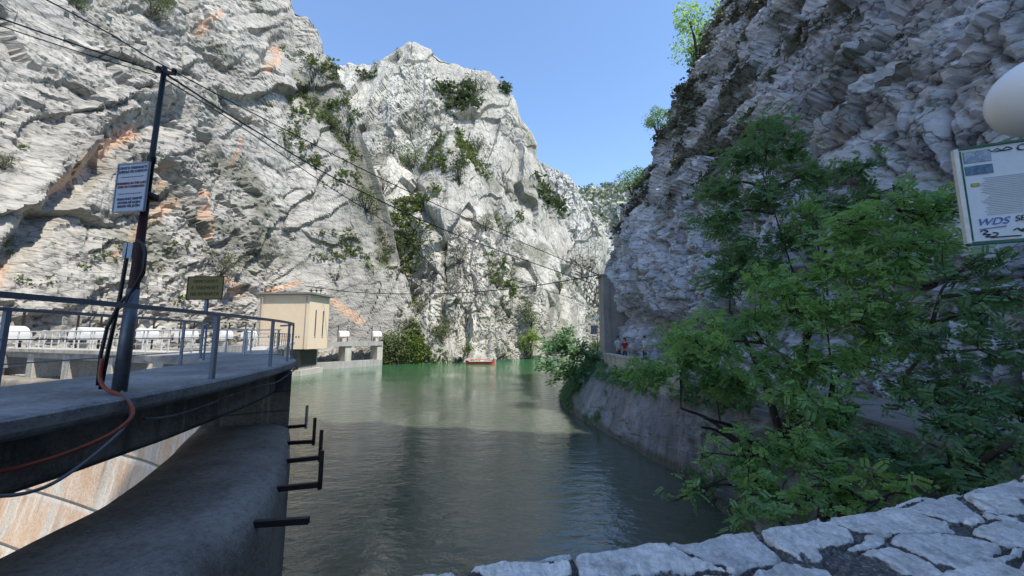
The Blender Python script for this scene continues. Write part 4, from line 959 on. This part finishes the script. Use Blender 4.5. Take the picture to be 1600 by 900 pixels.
boat2 = empty('boat', (bt.x, bt.y, 0), R_(8), 'small grey boat moored right of the red boat', 'boat')
k = MB(); vs2 = [(x*.75, y*.8, z*.7) for x, y, z in vs]; k.add(vs2, fs); k.build('hull', M_wallc, boat2)
k = MB(); k.box((0, 0, .26), (.25, .9, .04)); k.build('bench', M_pale, boat2)

# ------------------------------------------------------------------ VEGETATION
def rand_rot(n, r, tiltmax=1.0):
    """random rotation matrices: yaw free, tilt up to tiltmax rad"""
    yaw = r.uniform(0, 2*np.pi, n); ti = r.normal(0, tiltmax*.55, n); ro = r.normal(0, tiltmax*.55, n)
    cy, sy, ct, st, cr, sr = np.cos(yaw), np.sin(yaw), np.cos(ti), np.sin(ti), np.cos(ro), np.sin(ro)
    Z = np.zeros(n); O = np.ones(n)
    Rz = np.stack([cy, -sy, Z, sy, cy, Z, Z, Z, O], -1).reshape(n, 3, 3)
    Rx = np.stack([O, Z, Z, Z, ct, -st, Z, st, ct], -1).reshape(n, 3, 3)
    Ry = np.stack([cr, Z, sr, Z, O, Z, -sr, Z, cr], -1).reshape(n, 3, 3)
    return Rz @ Rx @ Ry
def leaf_template(pairs=5, L=.17, ll=.050, lw=.021):
    """pinnate leaf: rachis along +x, leaflets as folded six-sided blades"""
    vs = []; fs = []
    def blade(o, d):
        d = np.array(d, float); d /= np.linalg.norm(d); s = np.cross(d, [0, 0, 1.]); s /= np.linalg.norm(s)
        o = np.array(o, float); b0 = len(vs); dn = np.array([0, 0, -.2])
        vs.extend([o, o+d*ll*.45+s*lw+dn*0, o+d*ll+dn*ll*.35, o+d*ll*.45-s*lw])
        fs.append((b0, b0+1, b0+2, b0+3))
    for i in range(pairs):
        x = L*(.25+.7*i/pairs)
        z = -.25*x*x/L
        blade((x, .003, z), (.55, 1, -.1)); blade((x, -.003, z), (.55, -1, -.1))
    blade((L, 0, -.25*L), (1, 0, -.3))
    return np.array(vs), np.array(fs)
def leaves_mesh(name, pos, scale, tmpl, r, tiltmax=.9, rots=None):
    V, Fc = tmpl; n = len(pos); R = rand_rot(n, r, tiltmax) if rots is None else rots
    P = np.einsum('nij,kj->nki', R, V)*np.asarray(scale).reshape(-1, 1, 1)+pos[:, None]
    f = Fc[None]+(np.arange(n)*len(V))[:, None, None]
    return npmesh(name, P.reshape(-1, 3), f.reshape(-1, Fc.shape[1]))
LEAF = leaf_template(); LEAF3 = leaf_template(1, .05, .07, .028); LEAFQ = (np.array([(0, -.5, 0), (.9, -.1, .1), (1., .5, 0), (.1, .4, -.1)]), np.array([(0, 1, 2, 3)]))

def blob_tree(name, base, blobs, label, cat, leafmat, leafscale=1., dens=110, tmpl=LEAF, trunk_r=.07, seed=1, nstem=3, twig=True, extra=None, mid=None):
    """blobs: (u, v, Y, radius_m[, density factor]); branches grow from the base to each blob, leaves sit along twigs"""
    r = np.random.default_rng(seed); base = Vector(base)
    root = empty(name, base, 0, label, cat)
    W = [(aty(b_[0], b_[1], b_[2]), b_[3]*1.15, (b_[4] if len(b_) > 4 else 1.)) for b_ in blobs]
    k = MB(); pos = []; 
    cen = sum((q[0] for q in W), Vector())/len(W)
    stems = []
    for i in range(nstem):
        st = base+Vector((r.normal(0, .15), r.normal(0, .15), 0)); e = base.lerp(cen, .55)+Vector((r.normal(0, .5), r.normal(0, .4), r.normal(0, .3)))
        mdp = st.lerp(e, .5)+Vector((r.normal(0, .15), r.normal(0, .15), .2)); stems.append([Vector(p) for p in spline([st, mdp, e], 10)])
        k.tube([p-base for p in stems[-1]], [trunk_r*(1-.055*j) for j in range(10)], 8)
    for c_, rad, den in W:
        # nearest stem point below the blob
        cand = [(p-c_).length+(1.5 if p.z > c_.z+.2 else 0) for s in stems for p in s]; pts = [p for s in stems for p in s]; idx = [j for s in stems for j in range(len(s))]
        j = int(np.argmin(cand)); a = pts[j]
        e = c_+Vector((r.normal(0, rad*.2), r.normal(0, rad*.2), r.normal(0, rad*.2)))
        md = a.lerp(e, .5)+Vector((r.normal(0, .12), r.normal(0, .12), .12*(e-a).length))
        br = [Vector(p) for p in spline([a, md, e], 9)]; rr = trunk_r*.55*(1-.06*idx[j])
        k.tube([p-base for p in br], [max(.010, rr*(1-q/10.5)) for q in range(9)], 6)
        stems.append(br[3:])
        nt_ = max(4, int(13*den*(rad/.5)**1.6))
        for q in range(nt_):
            s0 = br[int(r.integers(4, 9))]; dr = Vector(r.normal(0, 1, 3)); dr.normalize(); dr.z = dr.z*.85+.1
            e2 = c_+dr*rad*float(r.uniform(.45, 1.25)); tw_ = [Vector(p) for p in spline([s0, s0.lerp(e2, .5)+Vector(r.normal(0, rad*.1, 3)), e2], 6)]
            if twig: k.tube([p-base for p in tw_], [.010, .009, .007, .006, .004, .003], 4, False)
            nl = max(2, int(.58*dens*den*(rad/.5)/nt_*(rad/.5)**.9))
            for _ in range(nl):
                f_ = float(r.uniform(.25, 1)); p = Vector(np.array([np.interp(f_*5, range(6), [w_[z] for w_ in tw_]) for z in range(3)]))
                pos.append(p+Vector(r.normal(0, .075*max(rad/.5, .6), 3)))
    k.build('trunk', M_bark, root, True)
    P = np.array([list(p-base) for p in pos]); sc = leafscale*r.uniform(.5, 1.4, len(P))
    me = leaves_mesh('crown', P, sc, tmpl, r, 1.1); link('crown', me, leafmat, root)
    return root, len(P)
cnt = 0
T1 = [(1190, 205, 9.6, .55, .8), (1165, 250, 9.6, .6), (1235, 240, 9.4, .6, .7), (1120, 290, 9.6, .55), (1185, 310, 9.4, .7), (1275, 285, 9.0, .6, .8), (1340, 262, 8.6, .5, .7), (1110, 350, 9.6, .55), (1160, 390, 9.4, .7), (1240, 370, 9.0, .6, .8), (1400, 290, 8.2, .4, .6), (1130, 440, 9.4, .6, .8), (1200, 430, 9.2, .6), (1215, 190, 9.6, .35, .8), (1310, 330, 8.8, .5)]
_, c_ = blob_tree('tree', (6.0, 8.6, 2.2), T1, 'tall loose dark green tree on the bank, its top reaching up the cliff face', 'tree', M_L2, 1.25, 260, LEAF, .09, 11, 3); cnt += c_
T2 = [(1260, 340, 8.4, .5), (1180, 450, 8.4, .5), (1100, 500, 8.4, .4, .7), (1280, 690, 5.9, .35), (1390, 540, 6.3, .45), (1340, 360, 6.6, .5), (1410, 335, 6.4, .55), (1470, 345, 6.3, .5), (1300, 420, 6.8, .5), (1370, 415, 6.4, .6), (1450, 410, 6.2, .55), (1235, 455, 7.2, .5), (1190, 500, 7.4, .5), (1270, 500, 6.8, .5), (1340, 490, 6.5, .55), (1420, 480, 6.3, .5, .8), (1130, 545, 7.6, .5), (1210, 570, 7.0, .55), (1290, 575, 6.6, .5, .9), (1070, 535, 7.9, .4, .8), (1350, 570, 6.4, .45, .7), (1250, 645, 6.5, .5), (1320, 650, 6.2, .45, .7)]
_, c_ = blob_tree('tree', (5.0, 6.3, 1.6), T2, 'bright green bushy tree with fine compound leaves in the middle of the bank', 'tree', M_L1, 1.0, 330, LEAF, .075, 12, 4); cnt += c_
T3 = [(1400, 610, 6.0, .4), (1500, 600, 5.6, .35, .8), (1340, 700, 5.6, .35), (1440, 500, 6.0, .35, .7), (1550, 760, 4.6, .25), (1480, 770, 4.7, .22), (1530, 410, 5.6, .35, .8), (1580, 470, 5.4, .4), (1510, 500, 5.6, .45, .8), (1460, 560, 5.6, .4, .7), (1560, 550, 5.3, .35, .6), (1600, 640, 5.0, .4, .9), (1530, 640, 5.2, .4, .7), (1460, 650, 5.4, .4, .8), (1400, 690, 5.5, .4, .8), (1560, 700, 4.9, .35), (1500, 720, 5.0, .35), (1620, 550, 5.1, .4), (1430, 745, 5.0, .32), (1610, 715, 4.6, .3)]
_, c_ = blob_tree('tree', (5.6, 5.2, 2.2), T3, 'dark shaded tree with bare crooked branches at the right, behind the stone parapet', 'tree', M_L2, .95, 300, LEAF, .07, 13, 3); cnt += c_
T4 = [(1058, 522, 12, .6), (1018, 578, 12.5, .5, .8), (1085, 560, 11.5, .8), (1020, 590, 12, .6), (1075, 612, 11.2, .7), (1120, 590, 11, .7), (980, 585, 13, .4, .7), (1130, 640, 10.4, .6, .8), (1150, 600, 10.6, .6)]
T4 = T4[:3]+T4[3:4]+T4[5:7]+T4[8:]
_, c_ = blob_tree('shrub', (7.0, 11.6, 1.6), T4, 'spreading green shrub on the bank in front of the path parapet', 'shrub', M_L1, 1.5, 200, LEAF, .07, 14, 3); cnt += c_
T5 = [(1150, 700, 6.2, .35), (1200, 715, 6.0, .4), (1255, 710, 5.7, .4), (1170, 755, 5.8, .3, .9), (1225, 770, 5.4, .35), (1290, 745, 5.3, .35), (1110, 720, 6.4, .22, .7), (1330, 770, 4.9, .28), (1085, 765, 6.2, .16, .6), (1280, 795, 4.8, .25), (1150, 800, 5.3, .25, .8), (1050, 785, 6.2, .12, .5), (1215, 810, 4.9, .2)]
_, c_ = blob_tree('shrub', (4.2, 5.4, .9), T5, 'low green shrub leaning over the water just beyond the stone parapet', 'shrub', M_L1, .9, 330, LEAF, .04, 15, 4); cnt += c_
T6 = [(1380, 755, 4.7, .2), (1350, 735, 5.0, .16), (1330, 795, 4.5, .14), (1420, 770, 4.4, .14)]
blob_tree('sapling', (4.0, 4.5, 1.6), T6, 'small light green sapling rising just behind the stone parapet', 'sapling', M_L3, .8, 300, LEAF, .02, 16, 2)
T7 = [(880, 530, 27, .8), (860, 548, 27, .8), (905, 552, 27.5, .9), (850, 572, 26.8, .6, .8), (885, 578, 27, 1.0), (925, 580, 27.5, 1.0), (905, 605, 27, .9), (860, 596, 26.8, .4, .6), (940, 600, 27, .8), (890, 515, 27.2, .4, .8), (925, 555, 28, .7)]
blob_tree('shrub', (4.7, 28.3, 1.4), T7, 'dark rounded shrub overhanging the water at the tip of the bank', 'shrub', M_L2, 3.0, 100, LEAF3, .09, 17, 3)
print('leaves', cnt)

# scrub over the bank (uncountable)
fi = rng.integers(0, Pb.shape[0]-1, 60000); fj = rng.integers(2, 52, 60000)
bp = Pb[fi, fj]; dn_ = fbm(bp*.55, 3, 701)
y_ = bp[:, 1]; okm = (dn_ > .0+.45*np.clip((y_-11)/4, 0, 1)*np.clip((27-y_)/4, 0, 1)*(fj > 14)) & (y_ > 2.6) & (y_ < 34) & (bp[:, 2] > .15)
bp = bp[okm][:20000]; scl = np.where(bp[:, 1] > 12, 1.9, .9)
bp = bp+rng.normal(0, .06, bp.shape)*np.array([1, 1, .8])+np.array([0, 0, .10])
o = link('undergrowth', leaves_mesh('undergrowth', bp, scl*rng.uniform(.6, 1.3, len(bp)), leaf_template(2, .11, .06, .022), rng, .9), M_L2)
tag(o, 'low dark leafy undergrowth covering the right bank', 'undergrowth', kind='stuff')

# shrubs on the cliffs --------------------------------------------------------
allP = {}
def surf(P_, name):
    if name not in allP:
        u, v, d = project(P_); allP[name] = (u, v, d, P_)
    return allP[name]
SN = {'A': PA, 'B1': PB1, 'B': PB, 'R': PR, 'D': PD}
def hit(u0, v0, names=('A', 'B1', 'B', 'R')):
    best = None
    for n in names:
        u, v, d, P_ = surf(SN[n], n); q = (u-u0)**2+(v-v0)**2; near = q < 30
        if not near.any(): continue
        dd = np.where(near, d, 1e9); i = np.unravel_index(np.argmin(dd), dd.shape)
        if best is None or d[i] < best[1]: best = (P_[i], d[i], n)
    if best is None:
        for n in names:
            u, v, d, P_ = surf(SN[n], n); q = (u-u0)**2+(v-v0)**2; i = np.unravel_index(np.argmin(q), q.shape)
            if best is None or q[i] < best[3]: best = (P_[i], d[i], n, q[i])
    return Vector(best[0].tolist()), float(best[1])
def clump_shrub(name, p, w_, h_, mat, label, cat, seed, leaf=None, n=420, stem=True, group=None):
    r = np.random.default_rng(seed); root = empty(name, p, 0, label, cat, group)
    nb2 = 9; cs = r.normal(0, 1, (nb2, 3)); cs /= np.maximum(1, np.linalg.norm(cs, axis=1, keepdims=True)); cs = cs*np.array([w_*.36, w_*.30, h_*.34])+np.array([0, 0, h_*.5])
    rr = r.uniform(.16, .34, nb2)*min(w_, h_*1.3)
    which = r.integers(0, nb2, n); d = r.normal(0, 1, (n, 3)); d /= np.linalg.norm(d, axis=1, keepdims=True)
    P = cs[which]+d*(rr[which]*r.uniform(.35, 1.08, n)**.5)[:, None]; P[:, 2] = np.maximum(P[:, 2], -.1*h_)
    lf = leaf or .085*min(w_, h_)
    o = link('foliage', leaves_mesh('foliage', P, lf*r.uniform(.6, 1.3, n), LEAFQ, r, 1.2), mat, root)
    k = MB()
    for i in range(nb2): 
        c_ = Vector(cs[i].tolist()); k.tube([Vector((0, 0, -.15*h_)), c_*.5+Vector((r.normal(0, .03)*w_, r.normal(0, .03)*w_, 0)), c_], [.022*h_, .014*h_, .006*h_], 5)
    k.build('stems', M_bark, root)
    return root
SH = [  # u, v, width px, height px, material, label
 (345, 408, 66, 40, M_S3, 'round grey-green shrub on the cliff above the yellow sign'),
 (236, 10, 50, 40, M_S1, 'green shrub on the left cliff at the top edge, near the crossing wire'),
 (122, 2, 36, 22, M_S1, 'small green shrub at the top edge of the photo, upper left'),
 (8, 252, 26, 28, M_S3, 'shrub at the far left edge of the photo level with the overhang'),
 (14, 375, 28, 24, M_S1, 'small shrub at the left edge of the photo, above the railing'),
 (110, 473, 28, 14, M_S1, 'low tuft on the rock directly above the near railing, far left'),
 (548, 196, 34, 46, M_S2, 'dark pine-like shrub high in the gully beside the central peak'),
 (520, 182, 40, 26, M_S1, 'olive shrub left of the dark pine-like shrub in the high gully'),
 (492, 155, 24, 28, M_S1, 'uppermost olive shrub in the high gully beside the left cliff'),
 (575, 312, 40, 40, M_S1, 'light olive bush in the gully crossed by the overhead cables'),
 (600, 285, 26, 28, M_S2, 'dark bush just above the light olive bush in the gully'),
 (615, 226, 34, 26, M_S2, 'dark bush at the left end of the wooded notch below the central peak'),
 (645, 243, 50, 34, M_S1, 'olive bush filling the middle of the wooded notch below the central peak'),
 (678, 222, 34, 32, M_S2, 'dark bush at the right end of the wooded notch below the central peak'),
 (720, 262, 44, 50, M_S2, 'broad dark shrub on the buttress right of the wooded notch'),
 (750, 222, 26, 26, M_S2, 'small dark shrub under the right shoulder of the central peak'),
 (738, 122, 40, 26, M_S2, 'dark bushes on the skyline at the right shoulder of the central peak'),
 (757, 130, 24, 20, M_S2, 'small dark bush just right of the skyline bushes on the right shoulder'),
 (622, 82, 12, 22, M_S2, 'slim dark tree on the skyline left of the central summit'),
 (643, 72, 18, 12, M_S2, 'flat dark shrub right on the central summit'),
 (592, 98, 16, 14, M_S2, 'small dark shrub on the skyline ridge left of the summit'),
 (566, 106, 20, 10, M_S2, 'low dark shrub at the lowest point of the skyline ridge'),
 (793, 356, 24, 26, M_S2, 'dark shrub on the right slope where two wires cross it'),
 (722, 396, 26, 24, M_S2, 'dark shrub in the middle of the pale slope above the hanging cable'),
 (755, 345, 30, 30, M_S3, 'grey-green shrub left of the dark shrub on the right slope'),
 (598, 398, 36, 22, M_S1, 'olive shrub above the bright bush on the slope behind the hut'),
 (588, 415, 40, 20, M_S4, 'bright yellow-green bush on the slope right of the hut roof'),
 (528, 425, 20, 24, M_S2, 'dark shrub on the slope just above the hut roof'),
 (655, 474, 32, 24, M_S1, 'olive shrub on the slope just below the hanging cable'),
 (718, 460, 18, 32, M_S2, 'narrow dark shrub crossed by the hanging cable'),
 (780, 438, 18, 20, M_S3, 'small grey-green shrub above the right part of the hanging cable'),
 (690, 512, 36, 34, M_S1, 'olive bush above the water right of the big round bush'),
 (690, 522, 20, 22, M_S3, 'grey bush tucked under the olive bush above the water'),
 (834, 440, 16, 34, M_S2, 'dark upright shrub at the top of the green gully near the right shore'),
 (832, 484, 40, 44, M_S1, 'olive tree filling the green gully near the right shore'),
 (824, 540, 36, 48, M_S4, 'bright yellow-green tree at the waterline below the green gully'),
 (790, 552, 28, 30, M_S1, 'olive bush at the waterline right of the red boat'),
 (628, 552, 66, 72, M_S1, 'big round green bush at the waterline right of the sluice'),
 (658, 545, 30, 44, M_S4, 'lighter bush merging with the right side of the big round bush'),
 (735, 545, 26, 26, M_S1, 'small olive bush on the shore just above the red boat'),
 (878, 440, 22, 30, M_S1, 'olive shrub on the far slope left of the concrete tower'),
 (1018, 186, 44, 42, M_L2, 'small tree growing sideways from the right cliff against the sky'),
 (985, 286, 40, 40, M_L2, 'dark round shrub on the lower skyline edge of the right cliff'),
 (1088, 58, 88, 96, M_L1, 'leafy tree high on the right cliff at the top edge of the photo'),
]
for i, (u, v, w_, h_, mt, lb) in enumerate(SH):
    p, d = hit(u, v+h_*.30); sc_ = d/F
    big = w_ > 40
    if u > 960: p = Vector(p)-Vector((.2, .2, 0)); 
    clump_shrub('tree' if 'tree' in lb.split(' on ')[0] and u > 800 else 'shrub', p-Vector((0, 0, .12*h_*sc_)), w_*sc_*1.05, h_*sc_*1.05, mt, lb, 'tree' if 'tree' in lb.split(' in ')[0] else 'shrub', 900+i, n=(2600 if big else 1100) if mt is not M_S2 else (1300 if big else 600), leaf=.06*min(w_, h_)*sc_*(.55 if big else .75))
# uncountable small scrub and tufts on the pale cliffs
def scrub(name, P_, nmax, thr, size, mat, seed, nleaf, label, win=None, fr=.3, spread=1., cond=None):
    u, v, d = project(P_); f = fbm(P_*fr, 4, seed); z_ = vnoise(P_*1.3, seed+3)
    ok_ = (f > thr) & (u > -60) & (u < 1680) & (v > -40) & (v < 620) & (P_[..., 1] > 0)
    if cond is not None: ok_ &= cond(u, v, P_)
    idx = np.argwhere(ok_); r = np.random.default_rng(seed)
    if not len(idx): return
    idx = idx[r.permutation(len(idx))[:nmax]]
    c_ = P_[idx[:, 0], idx[:, 1]]; n = len(c_); s = size*r.uniform(.5, 1.4, n)*d[idx[:, 0], idx[:, 1]]/100
    off = r.normal(0, .42, (n, nleaf, 3)); off[..., 2] = np.abs(off[..., 2])*.9
    pos = (c_[:, None]+off*s[:, None, None]*spread).reshape(-1, 3); sc_ = np.repeat(s*.42, nleaf)*r.uniform(.6, 1.3, n*nleaf)
    o = link(name, leaves_mesh(name, pos, sc_, LEAFQ, r, 1.2), mat); tag(o, label, 'scrub', kind='stuff'); return o
scrub('cliff_scrub', PA, 500, .24, 1.3, M_S1, 811, 22, 'sparse grey-green scrub on the left cliff', fr=.07, cond=lambda u, v, P: ((u > 440) | (v > 380)) | (vnoise(P*.2, 5) > .55))
scrub('gully_scrub', PA, 110, .0, 1.0, M_S3, 861, 24, 'band of olive scrub down the gully right of the left cliff', cond=lambda u, v, P: (seg(u, v, [(500, 118), (530, 180), (565, 250), (595, 330), (625, 430), (655, 530)], 26) > .05) & (vnoise(P*.25, 4) > -.25))
scrub('cliff_scrub', PB1, 1100, .10, 1.3, M_S1, 821, 26, 'olive scrub scattered over the central pale buttresses', fr=.09)
scrub('cliff_scrub', PB, 500, .16, 1.8, M_S2, 831, 20, 'dark scrub scattered over the central peak', fr=.05)
scrub('far_wood', PD, 6000, -.15, 1.1, M_S6, 841, 12, 'distant green wood covering the far hill', fr=.012)
scrub('dry_tufts', PR, 5200, -9, 1.5, M_S5, 851, 26, 'dark dry tufts growing along the beds of the right cliff', fr=.42, cond=lambda u, v, P: (P[..., 2] > 10.0) & (lich > .5) & (vnoise(P*.9, 8) > -.1))
